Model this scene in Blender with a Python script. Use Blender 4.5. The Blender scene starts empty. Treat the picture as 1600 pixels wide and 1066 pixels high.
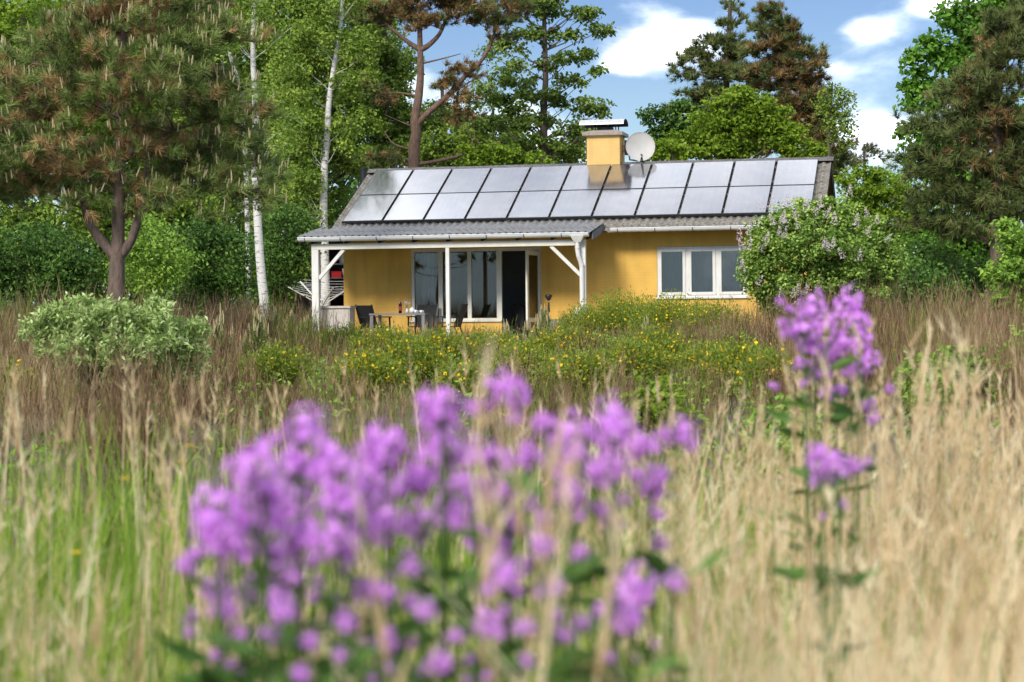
import bpy, math
import numpy as np
from mathutils import Matrix, Vector

S = bpy.context.scene
COL = S.collection
RAD = math.radians

# ------------------------------------------------------------------ camera
F_PX, U0, V0, VH, ROLL, HC = 3000.0, 800.0, 533.0, 490.0, RAD(-0.53), 1.15
cam = bpy.data.cameras.new('camera')
cam.sensor_width = 36.0
cam.lens = F_PX * 36.0 / 1600.0
cam.shift_y = -(V0 - VH) / 1600.0
cam.clip_start = 0.05
cam.clip_end = 3000
cam.dof.use_dof = True
cam.dof.focus_distance = 42.0
cam.dof.aperture_fstop = 4.2
cam_o = bpy.data.objects.new('camera', cam)
COL.objects.link(cam_o)
cam_o.matrix_world = Matrix.Translation((0, 0, HC)) @ Matrix.Rotation(RAD(90), 4, 'X') @ Matrix.Rotation(ROLL, 4, 'Z')
S.camera = cam_o

# ------------------------------------------------------------------ view, sun, sky
S.view_settings.view_transform = 'Standard'
S.view_settings.look = 'None'
S.view_settings.gamma = 1.0
S.view_settings.use_curve_mapping = False
S.view_settings.exposure = 1.65
S.cycles.use_denoising = True
S.cycles.max_bounces = 8
S.cycles.transparent_max_bounces = 16
S.cycles.sample_clamp_indirect = 6.0

SUN_AZ, SUN_EL = math.atan2(-0.46, -0.85), RAD(35)      # azimuth measured from +Y towards +X
sun_dir = Vector((math.sin(SUN_AZ) * math.cos(SUN_EL), math.cos(SUN_AZ) * math.cos(SUN_EL), math.sin(SUN_EL)))
sun = bpy.data.lights.new('sun', 'SUN')
sun.energy = 1.2
sun.angle = RAD(14)
sun.color = (1.0, 0.95, 0.86)
sun_o = bpy.data.objects.new('sun', sun)
sun_o.rotation_euler = (-sun_dir).to_track_quat('-Z', 'Y').to_euler()
sun_o.location = sun_dir * 60
COL.objects.link(sun_o)


def P(u, v, d):
    """World point seen at photograph pixel (u, v) at depth d metres."""
    c, s = math.cos(ROLL), math.sin(ROLL)
    a, b = u - U0, v - V0
    x, y = c * a + s * b, -s * a + c * b
    return np.array([x * d / F_PX, d, HC - (y + V0 - VH) * d / F_PX])


world = bpy.data.worlds.new('World')
S.world = world
world.use_nodes = True
wt = world.node_tree
wt.nodes.clear()
wn, wl = wt.nodes.new, wt.links.new


def wmath(op, a, b=None, clamp=False):
    n = wn('ShaderNodeMath'); n.operation = op; n.use_clamp = clamp
    for i, q in enumerate((a, b)):
        if q is None: continue
        if isinstance(q, (int, float)): n.inputs[i].default_value = q
        else: wl(q, n.inputs[i])
    return n.outputs[0]


sky = wn('ShaderNodeTexSky')
sky.sky_type = 'NISHITA'
sky.sun_disc = False
sky.sun_elevation = SUN_EL
sky.sun_rotation = SUN_AZ
sky.altitude = 0
sky.air_density = 1.0
sky.dust_density = 0.0
sky.ozone_density = 2.5
tc = wn('ShaderNodeTexCoord')
mp = wn('ShaderNodeMapping')
mp.inputs['Scale'].default_value = (1, 1, 2.2)
wl(tc.outputs['Generated'], mp.inputs['Vector'])
nz = wn('ShaderNodeTexNoise')
nz.inputs['Scale'].default_value = 7.0
nz.inputs['Detail'].default_value = 9
nz.inputs['Roughness'].default_value = 0.55
nz.inputs['Distortion'].default_value = 0.25
wl(mp.outputs[0], nz.inputs['Vector'])
acc = wmath('MULTIPLY', nz.outputs['Fac'], 1.0)
# a few cumulus heads low over the trees
for (u, v, r, a) in ((1055, 85, .026, .30), (1020, 25, .020, .27), (1090, 60, .016, .22), (1355, 48, .011, .27), (1490, 2, .016, .22), (1380, 215, .016, .30), (1160, 10, .012, .16),
                     (840, 200, .03, .25), (975, 100, .013, .22)):
    p = P(u, v, 1.0) - np.array([0, 0, HC]); p = p / np.linalg.norm(p)
    dn = wn('ShaderNodeVectorMath'); dn.operation = 'DISTANCE'
    dn.inputs[1].default_value = (p[0], p[1], p[2] * 2.2)
    wl(mp.outputs[0], dn.inputs[0])
    q = wmath('DIVIDE', dn.outputs['Value'], r * 1.35)
    q = wmath('MULTIPLY', q, q)
    q = wmath('MULTIPLY', wmath('POWER', 2.718, wmath('MULTIPLY', q, -1.0)), a)
    acc = wmath('ADD', acc, q)
sep = wn('ShaderNodeSeparateXYZ')
wl(tc.outputs['Generated'], sep.inputs[0])
hi = wn('ShaderNodeMapRange')                             # bright cloud cover higher up in the sky, all round
hi.inputs['From Min'].default_value = 0.17
hi.inputs['From Max'].default_value = 0.5
hi.inputs['To Min'].default_value = 0.0
hi.inputs['To Max'].default_value = 0.24
wl(sep.outputs['Z'], hi.inputs['Value'])
acc = wmath('ADD', acc, hi.outputs[0])
nz3 = wn('ShaderNodeTexNoise'); nz3.inputs['Scale'].default_value = 38; nz3.inputs['Detail'].default_value = 7; wl(mp.outputs[0], nz3.inputs['Vector'])
acc = wmath('ADD', acc, wmath('MULTIPLY', wmath('SUBTRACT', nz3.outputs['Fac'], .5), .22))
mr = wn('ShaderNodeMapRange')
mr.interpolation_type = 'SMOOTHSTEP'
mr.inputs['From Min'].default_value = 0.57
mr.inputs['From Max'].default_value = 0.88
wl(acc, mr.inputs['Value'])
mix = wn('ShaderNodeMixRGB')
wl(mr.outputs[0], mix.inputs[0])
hs = wn('ShaderNodeHueSaturation')
hs.inputs['Hue'].default_value = .518
hs.inputs['Saturation'].default_value = 1.2
hs.inputs['Value'].default_value = .285
wl(sky.outputs[0], hs.inputs['Color'])
hz_ = wn('ShaderNodeMapRange'); hz_.interpolation_type = 'SMOOTHSTEP'     # pale blue air along the whole horizon
hz_.inputs['From Min'].default_value = 0.0; hz_.inputs['From Max'].default_value = 0.12; hz_.inputs['To Min'].default_value = .75; hz_.inputs['To Max'].default_value = 0.0
wl(sep.outputs['Z'], hz_.inputs['Value'])
mh = wn('ShaderNodeMixRGB'); wl(hz_.outputs[0], mh.inputs[0]); wl(hs.outputs[0], mh.inputs[1]); mh.inputs[2].default_value = (1.25, 1.9, 2.7, 1)
wl(mh.outputs[0], mix.inputs[1])
nz2 = wn('ShaderNodeTexNoise'); nz2.inputs['Scale'].default_value = 26; nz2.inputs['Detail'].default_value = 6; wl(mp.outputs[0], nz2.inputs['Vector'])
cr = wn('ShaderNodeValToRGB'); cr.color_ramp.elements[0].position = .32; cr.color_ramp.elements[1].position = .6
cr.color_ramp.elements[0].color = (4.2, 4.8, 6.0, 1); cr.color_ramp.elements[1].color = (8.2, 8.2, 8.3, 1)
wl(nz2.outputs['Fac'], cr.inputs[0]); wl(cr.outputs[0], mix.inputs[2])
bg = wn('ShaderNodeBackground')
bg.inputs['Strength'].default_value = 0.115
wl(mix.outputs[0], bg.inputs['Color'])
wo = wn('ShaderNodeOutputWorld')
wl(bg.outputs[0], wo.inputs['Surface'])


# ------------------------------------------------------------------ mesh buffer
class Buf:
    def __init__(s):
        s.v, s.f, s.n = [], [], 0

    def add(s, v, f, mat=0, tint=0.5):
        v = np.asarray(v, float).reshape(-1, 3)
        f = np.asarray(f, np.int64)
        m = np.broadcast_to(np.asarray(mat, np.int32), (len(f),))
        t = np.broadcast_to(np.asarray(tint, np.float32), (len(f),))
        s.v.append(v); s.f.append((f + s.n, m, t)); s.n += len(v)

    def box(s, x0, x1, y0, y1, z0, z1, mat=0, rot=None, at=None, tint=.5):
        v = np.array([[x, y, z] for z in (z0, z1) for y in (y0, y1) for x in (x0, x1)], float)
        if rot is not None: v = v @ np.array(rot).T
        if at is not None: v = v + np.array(at)
        s.add(v, [[0, 2, 3, 1], [4, 5, 7, 6], [0, 1, 5, 4], [2, 6, 7, 3], [0, 4, 6, 2], [1, 3, 7, 5]], mat, tint)

    def bar(s, a, b, w, h, mat=0):
        a, b = np.array(a, float), np.array(b, float)
        t = (b - a) / np.linalg.norm(b - a)
        up = np.array([0, 0, 1.]) if abs(t[2]) < .95 else np.array([0, 1., 0])
        sx = np.cross(t, up); sx /= np.linalg.norm(sx)
        sz = np.cross(sx, t)
        o = [sx * w / 2 * i + sz * h / 2 * j for i, j in ((-1, -1), (1, -1), (1, 1), (-1, 1))]
        s.add([a + q for q in o] + [b + q for q in o],
              [[3, 2, 1, 0], [4, 5, 6, 7], [0, 1, 5, 4], [1, 2, 6, 5], [2, 3, 7, 6], [3, 0, 4, 7]], mat)

    def tube(s, pts, rad, sides=6, mat=0, tint=.5):
        pts = np.asarray(pts, float); k = len(pts)
        rad = np.broadcast_to(np.asarray(rad, float), (k,))
        t = np.gradient(pts, axis=0); t /= np.linalg.norm(t, axis=1)[:, None] + 1e-9
        ref = np.array([.3, .9, .1]) if abs(t[0][1]) < .9 else np.array([1., 0, 0])
        a = np.cross(t, ref); a /= np.linalg.norm(a, axis=1)[:, None] + 1e-9
        b = np.cross(t, a)
        an = np.arange(sides) * 2 * math.pi / sides
        v = pts[:, None] + rad[:, None, None] * (a[:, None] * np.cos(an)[None, :, None] + b[:, None] * np.sin(an)[None, :, None])
        i = np.arange(k - 1)[:, None] * sides; j = np.arange(sides)[None]; j2 = (j + 1) % sides
        f = np.stack([i + j, i + j2, i + sides + j2, i + sides + j], -1).reshape(-1, 4)
        s.add(v.reshape(-1, 3), f, mat, tint)
        s.add(v[-1], [list(range(sides))][0:1] if sides <= 4 else [[0, q, q + 1] for q in range(1, sides - 1)], mat, tint)

    def lathe(s, prof, sides=12, at=(0, 0, 0), mat=0):
        prof = np.array(prof, float); k = len(prof)
        an = np.arange(sides) * 2 * math.pi / sides
        v = np.stack([prof[:, 0][:, None] * np.cos(an), prof[:, 0][:, None] * np.sin(an), np.repeat(prof[:, 1][:, None], sides, 1)], -1)
        i = np.arange(k - 1)[:, None] * sides; j = np.arange(sides)[None]; j2 = (j + 1) % sides
        f = np.stack([i + j, i + j2, i + sides + j2, i + sides + j], -1).reshape(-1, 4)
        s.add(v.reshape(-1, 3) + np.array(at), f, mat)

    def mesh(s, name, mats, smooth=False):
        me = bpy.data.meshes.new(name)
        v = np.concatenate(s.v)
        me.vertices.add(len(v)); me.vertices.foreach_set('co', v.astype(np.float32).ravel())
        li = np.concatenate([f.ravel() for f, m, t in s.f])
        tot = np.concatenate([np.full(len(f), f.shape[1]) for f, m, t in s.f])
        st = np.concatenate([[0], np.cumsum(tot)[:-1]])
        me.loops.add(len(li)); me.loops.foreach_set('vertex_index', li.astype(np.int32))
        me.polygons.add(len(tot)); me.polygons.foreach_set('loop_start', st.astype(np.int32))
        me.polygons.foreach_set('material_index', np.concatenate([m for f, m, t in s.f]).astype(np.int32))
        me.polygons.foreach_set('use_smooth', np.full(len(tot), bool(smooth)))
        me.update(calc_edges=True)
        at = me.attributes.new('tint', 'FLOAT', 'FACE')
        at.data.foreach_set('value', np.concatenate([t for f, m, t in s.f]).astype(np.float32))
        for m in (mats if isinstance(mats, (list, tuple)) else [mats]): me.materials.append(m)
        return me

    def build(s, name, mats, parent=None, smooth=False):
        return link(name, s.mesh(name, mats, smooth), parent)


def link(name, me, parent=None, loc=None, rz=None):
    o = bpy.data.objects.new(name, me)
    COL.objects.link(o)
    if parent is not None: o.parent = parent
    if loc is not None: o.location = loc
    if rz is not None: o.rotation_euler = (0, 0, rz)
    return o


def tag(o, label, cat=None, group=None, kind=None):
    o['label'] = label
    if cat: o['category'] = cat
    if group: o['group'] = group
    if kind: o['kind'] = kind
    return o


def thing(name, label, cat, loc=(0, 0, 0), rz=0, group=None):
    return tag(link(name, None, None, tuple(float(q) for q in loc), rz), label, cat, group)


# ------------------------------------------------------------------ materials
def base_mat(name):
    m = bpy.data.materials.new(name); m.use_nodes = True
    nt = m.node_tree
    return m, nt, nt.nodes['Principled BSDF'], nt.nodes.new, nt.links.new


def surf(name, col, rough=.6, var=.15, scale=6, bump=0., metallic=0., spec=.5, stretch=(1, 1, 1), col2=None, bscale=None):
    m, nt, b, n, l = base_mat(name)
    t = n('ShaderNodeTexCoord'); mpn = n('ShaderNodeMapping'); mpn.inputs['Scale'].default_value = stretch
    l(t.outputs['Object'], mpn.inputs[0])
    z = n('ShaderNodeTexNoise'); z.inputs['Scale'].default_value = scale; z.inputs['Detail'].default_value = 8
    z.inputs['Roughness'].default_value = .65
    l(mpn.outputs[0], z.inputs['Vector'])
    r = n('ShaderNodeValToRGB')
    r.color_ramp.elements[0].position = .3; r.color_ramp.elements[1].position = .7
    lo = tuple(c * (1 - var) for c in col) if col2 is None else col2
    hi_ = tuple(min(1, c * (1 + var)) for c in col) if col2 is None else col
    r.color_ramp.elements[0].color = (*lo, 1); r.color_ramp.elements[1].color = (*hi_, 1)
    l(z.outputs['Fac'], r.inputs[0]); l(r.outputs[0], b.inputs['Base Color'])
    b.inputs['Roughness'].default_value = rough; b.inputs['Metallic'].default_value = metallic
    b.inputs['Specular IOR Level'].default_value = spec
    if bump:
        z2 = n('ShaderNodeTexNoise'); z2.inputs['Scale'].default_value = bscale or scale * 3; z2.inputs['Detail'].default_value = 6
        l(mpn.outputs[0], z2.inputs['Vector'])
        bp = n('ShaderNodeBump'); bp.inputs['Strength'].default_value = bump; bp.inputs['Distance'].default_value = .02
        l(z2.outputs['Fac'], bp.inputs['Height']); l(bp.outputs[0], b.inputs['Normal'])
    return m


def leafmat(name, cols, transl=.3, rough=.6, spec=.2):
    """Colour picked per leaf from the tint attribute."""
    m, nt, b, n, l = base_mat(name)
    a = n('ShaderNodeAttribute'); a.attribute_name = 'tint'
    oi = n('ShaderNodeObjectInfo')
    ad = n('ShaderNodeMath'); ad.operation = 'MULTIPLY_ADD'; ad.inputs[1].default_value = .12
    l(oi.outputs['Random'], ad.inputs[0]); l(a.outputs['Fac'], ad.inputs[2])
    r = n('ShaderNodeValToRGB')
    while len(r.color_ramp.elements) < len(cols): r.color_ramp.elements.new(.5)
    for i, c in enumerate(cols):
        r.color_ramp.elements[i].position = i / max(1, len(cols) - 1); r.color_ramp.elements[i].color = (*c, 1)
    l(ad.outputs[0], r.inputs[0]); l(r.outputs[0], b.inputs['Base Color'])
    b.inputs['Roughness'].default_value = rough; b.inputs['Specular IOR Level'].default_value = spec
    if transl:
        tr = n('ShaderNodeBsdfTranslucent'); l(r.outputs[0], tr.inputs['Color'])
        mx = n('ShaderNodeMixShader'); mx.inputs[0].default_value = transl
        l(b.outputs[0], mx.inputs[1]); l(tr.outputs[0], mx.inputs[2])
        l(mx.outputs[0], nt.nodes['Material Output'].inputs['Surface'])
    return m


def brickpaint(name, col):
    m, nt, b, n, l = base_mat(name)
    t = n('ShaderNodeTexCoord'); sp = n('ShaderNodeSeparateXYZ'); cb = n('ShaderNodeCombineXYZ')
    l(t.outputs['Object'], sp.inputs[0])
    s_ = n('ShaderNodeMath'); s_.operation = 'ADD'; l(sp.outputs['X'], s_.inputs[0]); l(sp.outputs['Y'], s_.inputs[1])
    l(s_.outputs[0], cb.inputs[0]); l(sp.outputs['Z'], cb.inputs[1])
    br = n('ShaderNodeTexBrick'); br.inputs['Scale'].default_value = 1.0
    br.inputs['Brick Width'].default_value = .24; br.inputs['Row Height'].default_value = .067
    br.inputs['Mortar Size'].default_value = .006; br.inputs['Mortar Smooth'].default_value = .5
    br.inputs['Color1'].default_value = (*col, 1); br.inputs['Color2'].default_value = (*[c * .975 for c in col], 1)
    br.inputs['Mortar'].default_value = (*[c * .93 for c in col], 1)
    l(cb.outputs[0], br.inputs['Vector'])
    z = n('ShaderNodeTexNoise'); z.inputs['Scale'].default_value = 1.3; z.inputs['Detail'].default_value = 7
    l(t.outputs['Object'], z.inputs['Vector'])
    mpv = n('ShaderNodeMapRange'); mpv.inputs['From Min'].default_value = .3; mpv.inputs['From Max'].default_value = .7; mpv.inputs['To Min'].default_value = .84; mpv.inputs['To Max'].default_value = 1.08
    l(z.outputs['Fac'], mpv.inputs['Value'])
    mu = n('ShaderNodeVectorMath'); mu.operation = 'SCALE'
    ms = n('ShaderNodeMapping'); ms.inputs['Scale'].default_value = (5, 5, .6); l(t.outputs['Object'], ms.inputs[0])
    z3 = n('ShaderNodeTexNoise'); z3.inputs['Scale'].default_value = 1.0; z3.inputs['Detail'].default_value = 8; l(ms.outputs[0], z3.inputs['Vector'])
    m3 = n('ShaderNodeMapRange'); m3.inputs['From Min'].default_value = .35; m3.inputs['From Max'].default_value = .65; m3.inputs['To Min'].default_value = .88; m3.inputs['To Max'].default_value = 1.03; l(z3.outputs['Fac'], m3.inputs['Value'])
    pm = n('ShaderNodeMath'); pm.operation = 'MULTIPLY'; l(mpv.outputs[0], pm.inputs[0]); l(m3.outputs[0], pm.inputs[1])
    l(br.outputs['Color'], mu.inputs[0]); l(pm.outputs[0], mu.inputs['Scale']); l(mu.outputs[0], b.inputs['Base Color'])
    bp = n('ShaderNodeBump'); bp.inputs['Strength'].default_value = .25; bp.inputs['Distance'].default_value = .006; bp.invert = True
    l(br.outputs['Fac'], bp.inputs['Height']); l(bp.outputs[0], b.inputs['Normal'])
    b.inputs['Roughness'].default_value = .75
    return m


def glassmat(name, ior=1.75, tint=(.92, .95, .95)):
    m, nt, b, n, l = base_mat(name)
    fr = n('ShaderNodeFresnel'); fr.inputs['IOR'].default_value = ior
    tr = n('ShaderNodeBsdfTransparent'); tr.inputs['Color'].default_value = (*tint, 1)
    gl = n('ShaderNodeBsdfGlossy'); gl.inputs['Roughness'].default_value = .01
    z = n('ShaderNodeTexNoise'); z.inputs['Scale'].default_value = 1.6; z.inputs['Detail'].default_value = 1
    t = n('ShaderNodeTexCoord'); l(t.outputs['Object'], z.inputs['Vector'])
    bp = n('ShaderNodeBump'); bp.inputs['Strength'].default_value = .012; bp.inputs['Distance'].default_value = .05
    l(z.outputs['Fac'], bp.inputs['Height']); l(bp.outputs[0], gl.inputs['Normal'])
    mx = n('ShaderNodeMixShader'); l(fr.outputs[0], mx.inputs[0]); l(tr.outputs[0], mx.inputs[1]); l(gl.outputs[0], mx.inputs[2])
    l(mx.outputs[0], nt.nodes['Material Output'].inputs['Surface'])
    return m


def panelmat():
    m, nt, b, n, l = base_mat('solar_glass')
    t = n('ShaderNodeTexCoord')
    sp = n('ShaderNodeSeparateXYZ'); l(t.outputs['Object'], sp.inputs[0])

    def lines(axis, step, w):
        a = n('ShaderNodeMath'); a.operation = 'DIVIDE'; a.inputs[1].default_value = step; l(sp.outputs[axis], a.inputs[0])
        f = n('ShaderNodeMath'); f.operation = 'FRACT'; l(a.outputs[0], f.inputs[0])
        c = n('ShaderNodeMath'); c.operation = 'LESS_THAN'; c.inputs[1].default_value = w; l(f.outputs[0], c.inputs[0])
        return c.outputs[0]
    mx = n('ShaderNodeMath'); mx.operation = 'MAXIMUM'
    l(lines('X', .156, .05), mx.inputs[0]); l(lines('Y', .157, .02), mx.inputs[1])
    r = n('ShaderNodeMixRGB'); r.inputs[1].default_value = (.03, .033, .045, 1); r.inputs[2].default_value = (.16, .16, .17, 1)
    l(mx.outputs[0], r.inputs[0]); l(r.outputs[0], b.inputs['Base Color'])
    oi = n('ShaderNodeObjectInfo'); rr_ = n('ShaderNodeMapRange'); rr_.inputs['To Min'].default_value = .14; rr_.inputs['To Max'].default_value = .26
    l(oi.outputs['Random'], rr_.inputs['Value']); l(rr_.outputs[0], b.inputs['Roughness'])
    dz = n('ShaderNodeTexNoise'); dz.inputs['Scale'].default_value = 3.5; dz.inputs['Detail'].default_value = 9; dz.noise_dimensions = '4D'
    l(t.outputs['Object'], dz.inputs['Vector']); wv = n('ShaderNodeMath'); wv.operation = 'MULTIPLY'; wv.inputs[1].default_value = 40; l(oi.outputs['Random'], wv.inputs[0]); l(wv.outputs[0], dz.inputs['W'])
    dm = n('ShaderNodeMapRange'); dm.inputs['From Min'].default_value = .45; dm.inputs['From Max'].default_value = .8; dm.inputs['To Max'].default_value = .35; l(dz.outputs['Fac'], dm.inputs['Value'])
    du = n('ShaderNodeMixRGB'); du.inputs[2].default_value = (.30, .29, .27, 1); l(dm.outputs[0], du.inputs[0]); l(r.outputs[0], du.inputs[1]); l(du.outputs[0], b.inputs['Base Color'])
    b.inputs['IOR'].default_value = 2.3
    b.inputs['Specular IOR Level'].default_value = 1.0
    b.inputs['Coat Weight'].default_value = 1.0
    b.inputs['Coat IOR'].default_value = 1.9
    b.inputs['Coat Roughness'].default_value = .08
    return m


M = {}
M['yellow'] = brickpaint('yellow_painted_brick', (.77, .455, .088))
M['chimney'] = brickpaint('chimney_yellow_brick', (.70, .45, .15))
M['white'] = surf('white_paint', (.74, .73, .69), .5, .12, 5, .15, stretch=(3, 3, .7), col2=(.6, .58, .53))
M['cream'] = surf('cream_paint', (.66, .63, .54), .55, .08, 5)
M['zinc'] = surf('gutter_white', (.76, .76, .75), .4, .08, 4)
M['fibre'] = surf('grey_fibre_cement', (.21, .215, .22), .75, .25, 5, .4, col2=(.10, .10, .10))
M['oldfibre'] = surf('lichen_fibre_cement', (.30, .275, .23), .9, .3, 13, .8, col2=(.045, .042, .035))
M['ridge'] = surf('mossy_ridge', (.17, .16, .15), .9, .3, 16, .7, col2=(.045, .045, .042))
M['black'] = surf('black_metal', (.018, .018, .02), .4, .2)
M['blackfab'] = surf('black_mesh_fabric', (.018, .018, .019), .8, .2, 30)
M['dark'] = surf('dark_timber', (.035, .03, .027), .8, .3, 8, .3, stretch=(6, 6, 1))
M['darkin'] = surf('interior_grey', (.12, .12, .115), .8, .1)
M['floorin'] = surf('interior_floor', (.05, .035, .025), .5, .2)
M['greymetal'] = surf('grey_aluminium', (.2, .19, .185), .45, .1, metallic=.3)
M['slate'] = surf('verge_board', (.10, .105, .115), .7, .15)
M['brownboard'] = surf('brown_board', (.09, .05, .03), .7, .2)
M['dish'] = surf('dish_grey', (.40, .385, .36), .55, .06, 4)
M['steel'] = surf('cowl_steel', (.50, .49, .47), .45, .2, 12, metallic=.5)
M['concrete'] = surf('chimney_concrete', (.30, .25, .21), .9, .2, 14, .4)
M['bleached'] = surf('bleached_wood', (.47, .42, .37), .8, .15, 5, .3, stretch=(8, 8, 1))
M['red'] = surf('red_plastic', (.62, .02, .02), .4, .05)
M['curtain'] = surf('curtain_cloth', (.36, .34, .32), .9, .1)
M['blind'] = surf('pale_curtain', (.10, .14, .18), .9, .10, 9, stretch=(6, 6, .2))
M['glass'] = glassmat('window_glass', 1.7)
M['glass2'] = glassmat('casement_glass', 1.9)
M['solar'] = panelmat()
M['patio'] = surf('patio_slabs', (.52, .48, .42), .85, .2, 3, .2)
M['soil'] = surf('meadow_soil', (.10, .075, .045), .95, .4, 1.2, .5, col2=(.045, .05, .018))
M['bottle'] = surf('bottle_glass', (.012, .01, .008), .12, .1)
M['label'] = surf('bottle_label', (.35, .03, .03), .6, .1)
M['china'] = surf('white_china', (.75, .75, .74), .3, .03)
M['cushion'] = surf('white_cushion', (.62, .6, .57), .9, .05)
M['wicker'] = surf('grey_wicker', (.16, .14, .125), .8, .3, 40, .4)
M['clay'] = surf('clay_pot', (.48, .33, .23), .8, .12)
M['bark'] = surf('grey_brown_bark', (.17, .125, .09), .95, .4, 9, 1.0, stretch=(3, 3, .6), col2=(.05, .037, .028))
M['bark_pine'] = surf('pine_bark', (.2, .14, .105), .95, .4, 8, 1.0, stretch=(2, 2, .6), col2=(.07, .05, .04))
M['bark_red'] = surf('red_pine_bark', (.23, .135, .09), .9, .35, 9, 1.0, stretch=(2, 2, .6), col2=(.06, .042, .035))
M['birch'] = surf('birch_bark', (.62, .6, .55), .8, .2, 7, .3, stretch=(.9, .9, 4.5), col2=(.09, .08, .07))
_r = [q for q in M['birch'].node_tree.nodes if q.type == 'VALTORGB'][0]
_r.color_ramp.elements[0].position = .36; _r.color_ramp.elements[1].position = .47

G = {}
G['birch'] = leafmat('birch_leaves', [(0.0496, 0.0968, 0.0137), (0.1689, 0.2725, 0.0342), (0.3376, 0.434, 0.0683)])
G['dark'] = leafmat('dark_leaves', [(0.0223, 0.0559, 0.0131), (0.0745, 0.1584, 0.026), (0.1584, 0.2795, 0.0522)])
G['fresh'] = leafmat('fresh_leaves', [(0.0605, 0.121, 0.0097), (0.1694, 0.2783, 0.0182), (0.3025, 0.4114, 0.0424)], .4)
G['maple'] = leafmat('maple_leaves', [(0.0363, 0.1075, 0.0132), (0.1157, 0.2645, 0.0298), (0.2149, 0.3967, 0.0496)], .35)
G['aspen'] = leafmat('airy_leaves', [(0.0538, 0.0987, 0.0144), (0.1435, 0.2242, 0.0359), (0.2512, 0.3409, 0.0628)])
G['lilac'] = leafmat('lilac_leaves', [(0.0673, 0.1353, 0.0211), (0.2291, 0.3691, 0.0659), (0.4582, 0.5906, 0.1318)])
G['willow'] = leafmat('willow_leaves', [(0.105, 0.1736, 0.038), (0.3045, 0.4256, 0.114), (0.672, 0.7504, 0.38)])
G['bramble'] = leafmat('bramble_leaves', [(0.0636, 0.1362, 0.0181), (0.1996, 0.3447, 0.0455), (0.3629, 0.5262, 0.0815)])
G['broom'] = leafmat('broom_twigs', [(0.055, 0.095, 0.0101), (0.154, 0.2236, 0.0253), (0.264, 0.3242, 0.0463)])
G['needle'] = leafmat('pine_needles', [(0.056, 0.0986, 0.0224), (0.14, 0.2072, 0.047), (0.28, 0.336, 0.0952)], .12, .45)
G['needle_dry'] = leafmat('dry_needles', [(0.1166, 0.0713, 0.0311), (0.2981, 0.1879, 0.0778), (0.5184, 0.3499, 0.1555)], .12, .6)
G['needle_far'] = leafmat('far_needles', [(0.045, 0.068, 0.018), (0.11, 0.145, 0.04), (0.19, 0.21, 0.065)], .12)
G['needle_rust'] = leafmat('rust_needles', [(0.096, 0.06, 0.024), (0.216, 0.144, 0.054), (0.336, 0.228, 0.09)], .12)
G['candle'] = leafmat('pine_candles', [(.34, .27, .14), (.5, .42, .24)], 0)
G['petal_lilac'] = leafmat('lilac_petals', [(0.56, 0.44, 0.47), (0.8, 0.7, 0.72)], .3)
G['yellow'] = leafmat('yellow_petals', [(.72, .42, .01), (.85, .6, .02)], .2)
G['petal'] = leafmat('purple_petals', [(0.42, 0.09, 0.52), (0.68, 0.235, 0.8), (0.83, 0.47, 0.88)], .35)
G['grass'] = leafmat('green_grass', [(0.0857, 0.1697, 0.0178), (0.2285, 0.3536, 0.0415), (0.4283, 0.5092, 0.1066)], .5)
G['straw'] = leafmat('dry_straw', [(0.3919, 0.2644, 0.127), (0.6998, 0.5155, 0.2921), (0.85, 0.7667, 0.508)], .45)
G['weed'] = leafmat('brown_weeds', [(0.0723, 0.04, 0.0185), (0.1868, 0.1158, 0.0581), (0.3397, 0.2395, 0.1297)], .15)
G['flowerleaf'] = leafmat('flower_leaves', [(0.042, 0.105, 0.021), (0.126, 0.238, 0.049)], .25)


# ------------------------------------------------------------------ terrain
def sstep(a, b, x):
    t = np.clip((np.asarray(x, float) - a) / (b - a), 0, 1)
    return t * t * (3 - 2 * t)


def gh(x, y):
    x = np.asarray(x, float); y = np.asarray(y, float)
    return .40 * sstep(4, 42, y) + .03 * np.sin(x * .9 + y * .35) * sstep(3, 8, y) * (1 - sstep(34, 40, y))


def make_ground():
    xs = np.concatenate([[-900, -400, -150, -70], np.linspace(-40, 40, 81), [70, 150, 400, 900]])
    ys = np.concatenate([[-900, -300, -100, -40], np.linspace(-20, 90, 111), [140, 300, 600, 1200]])
    X, Y = np.meshgrid(xs, ys)
    Z = gh(X, Y)
    b = Buf(); nx = len(xs)
    i, j = np.meshgrid(np.arange(len(ys) - 1), np.arange(nx - 1), indexing='ij')
    q = (i * nx + j).ravel()
    b.add(np.stack([X, Y, Z], -1).reshape(-1, 3), np.stack([q, q + 1, q + nx + 1, q + nx], -1))
    tag(b.build('ground', M['soil'], smooth=True), 'brown and green meadow soil under the grass', kind='structure')


make_ground()

# ------------------------------------------------------------------ the house
PSI = RAD(12.83)
FL = HC - .70                                      # floor level
_c, _s = math.cos(PSI), math.sin(PSI)


def HW(x, y, z=0.):
    """house coordinates -> world"""
    dx, dy = x - 13.98, y + 43.36
    return np.array([dx * _c + dy * _s, -dx * _s + dy * _c, FL + z])


house = thing('yellow_house', 'yellow painted brick cottage with solar panels on its grey corrugated roof', 'house', HW(0, 0), -PSI)

TP = math.tan(RAD(26.7)); CP, SP = math.cos(RAD(26.7)), math.sin(RAD(26.7))
ZR0 = 2.785                                        # main roof plane at y = 0
YR = 2.95; ZRIDGE = ZR0 + YR * TP
XL, XR = -.2, 11.28
WY = .10                                           # front wall plane

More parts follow.
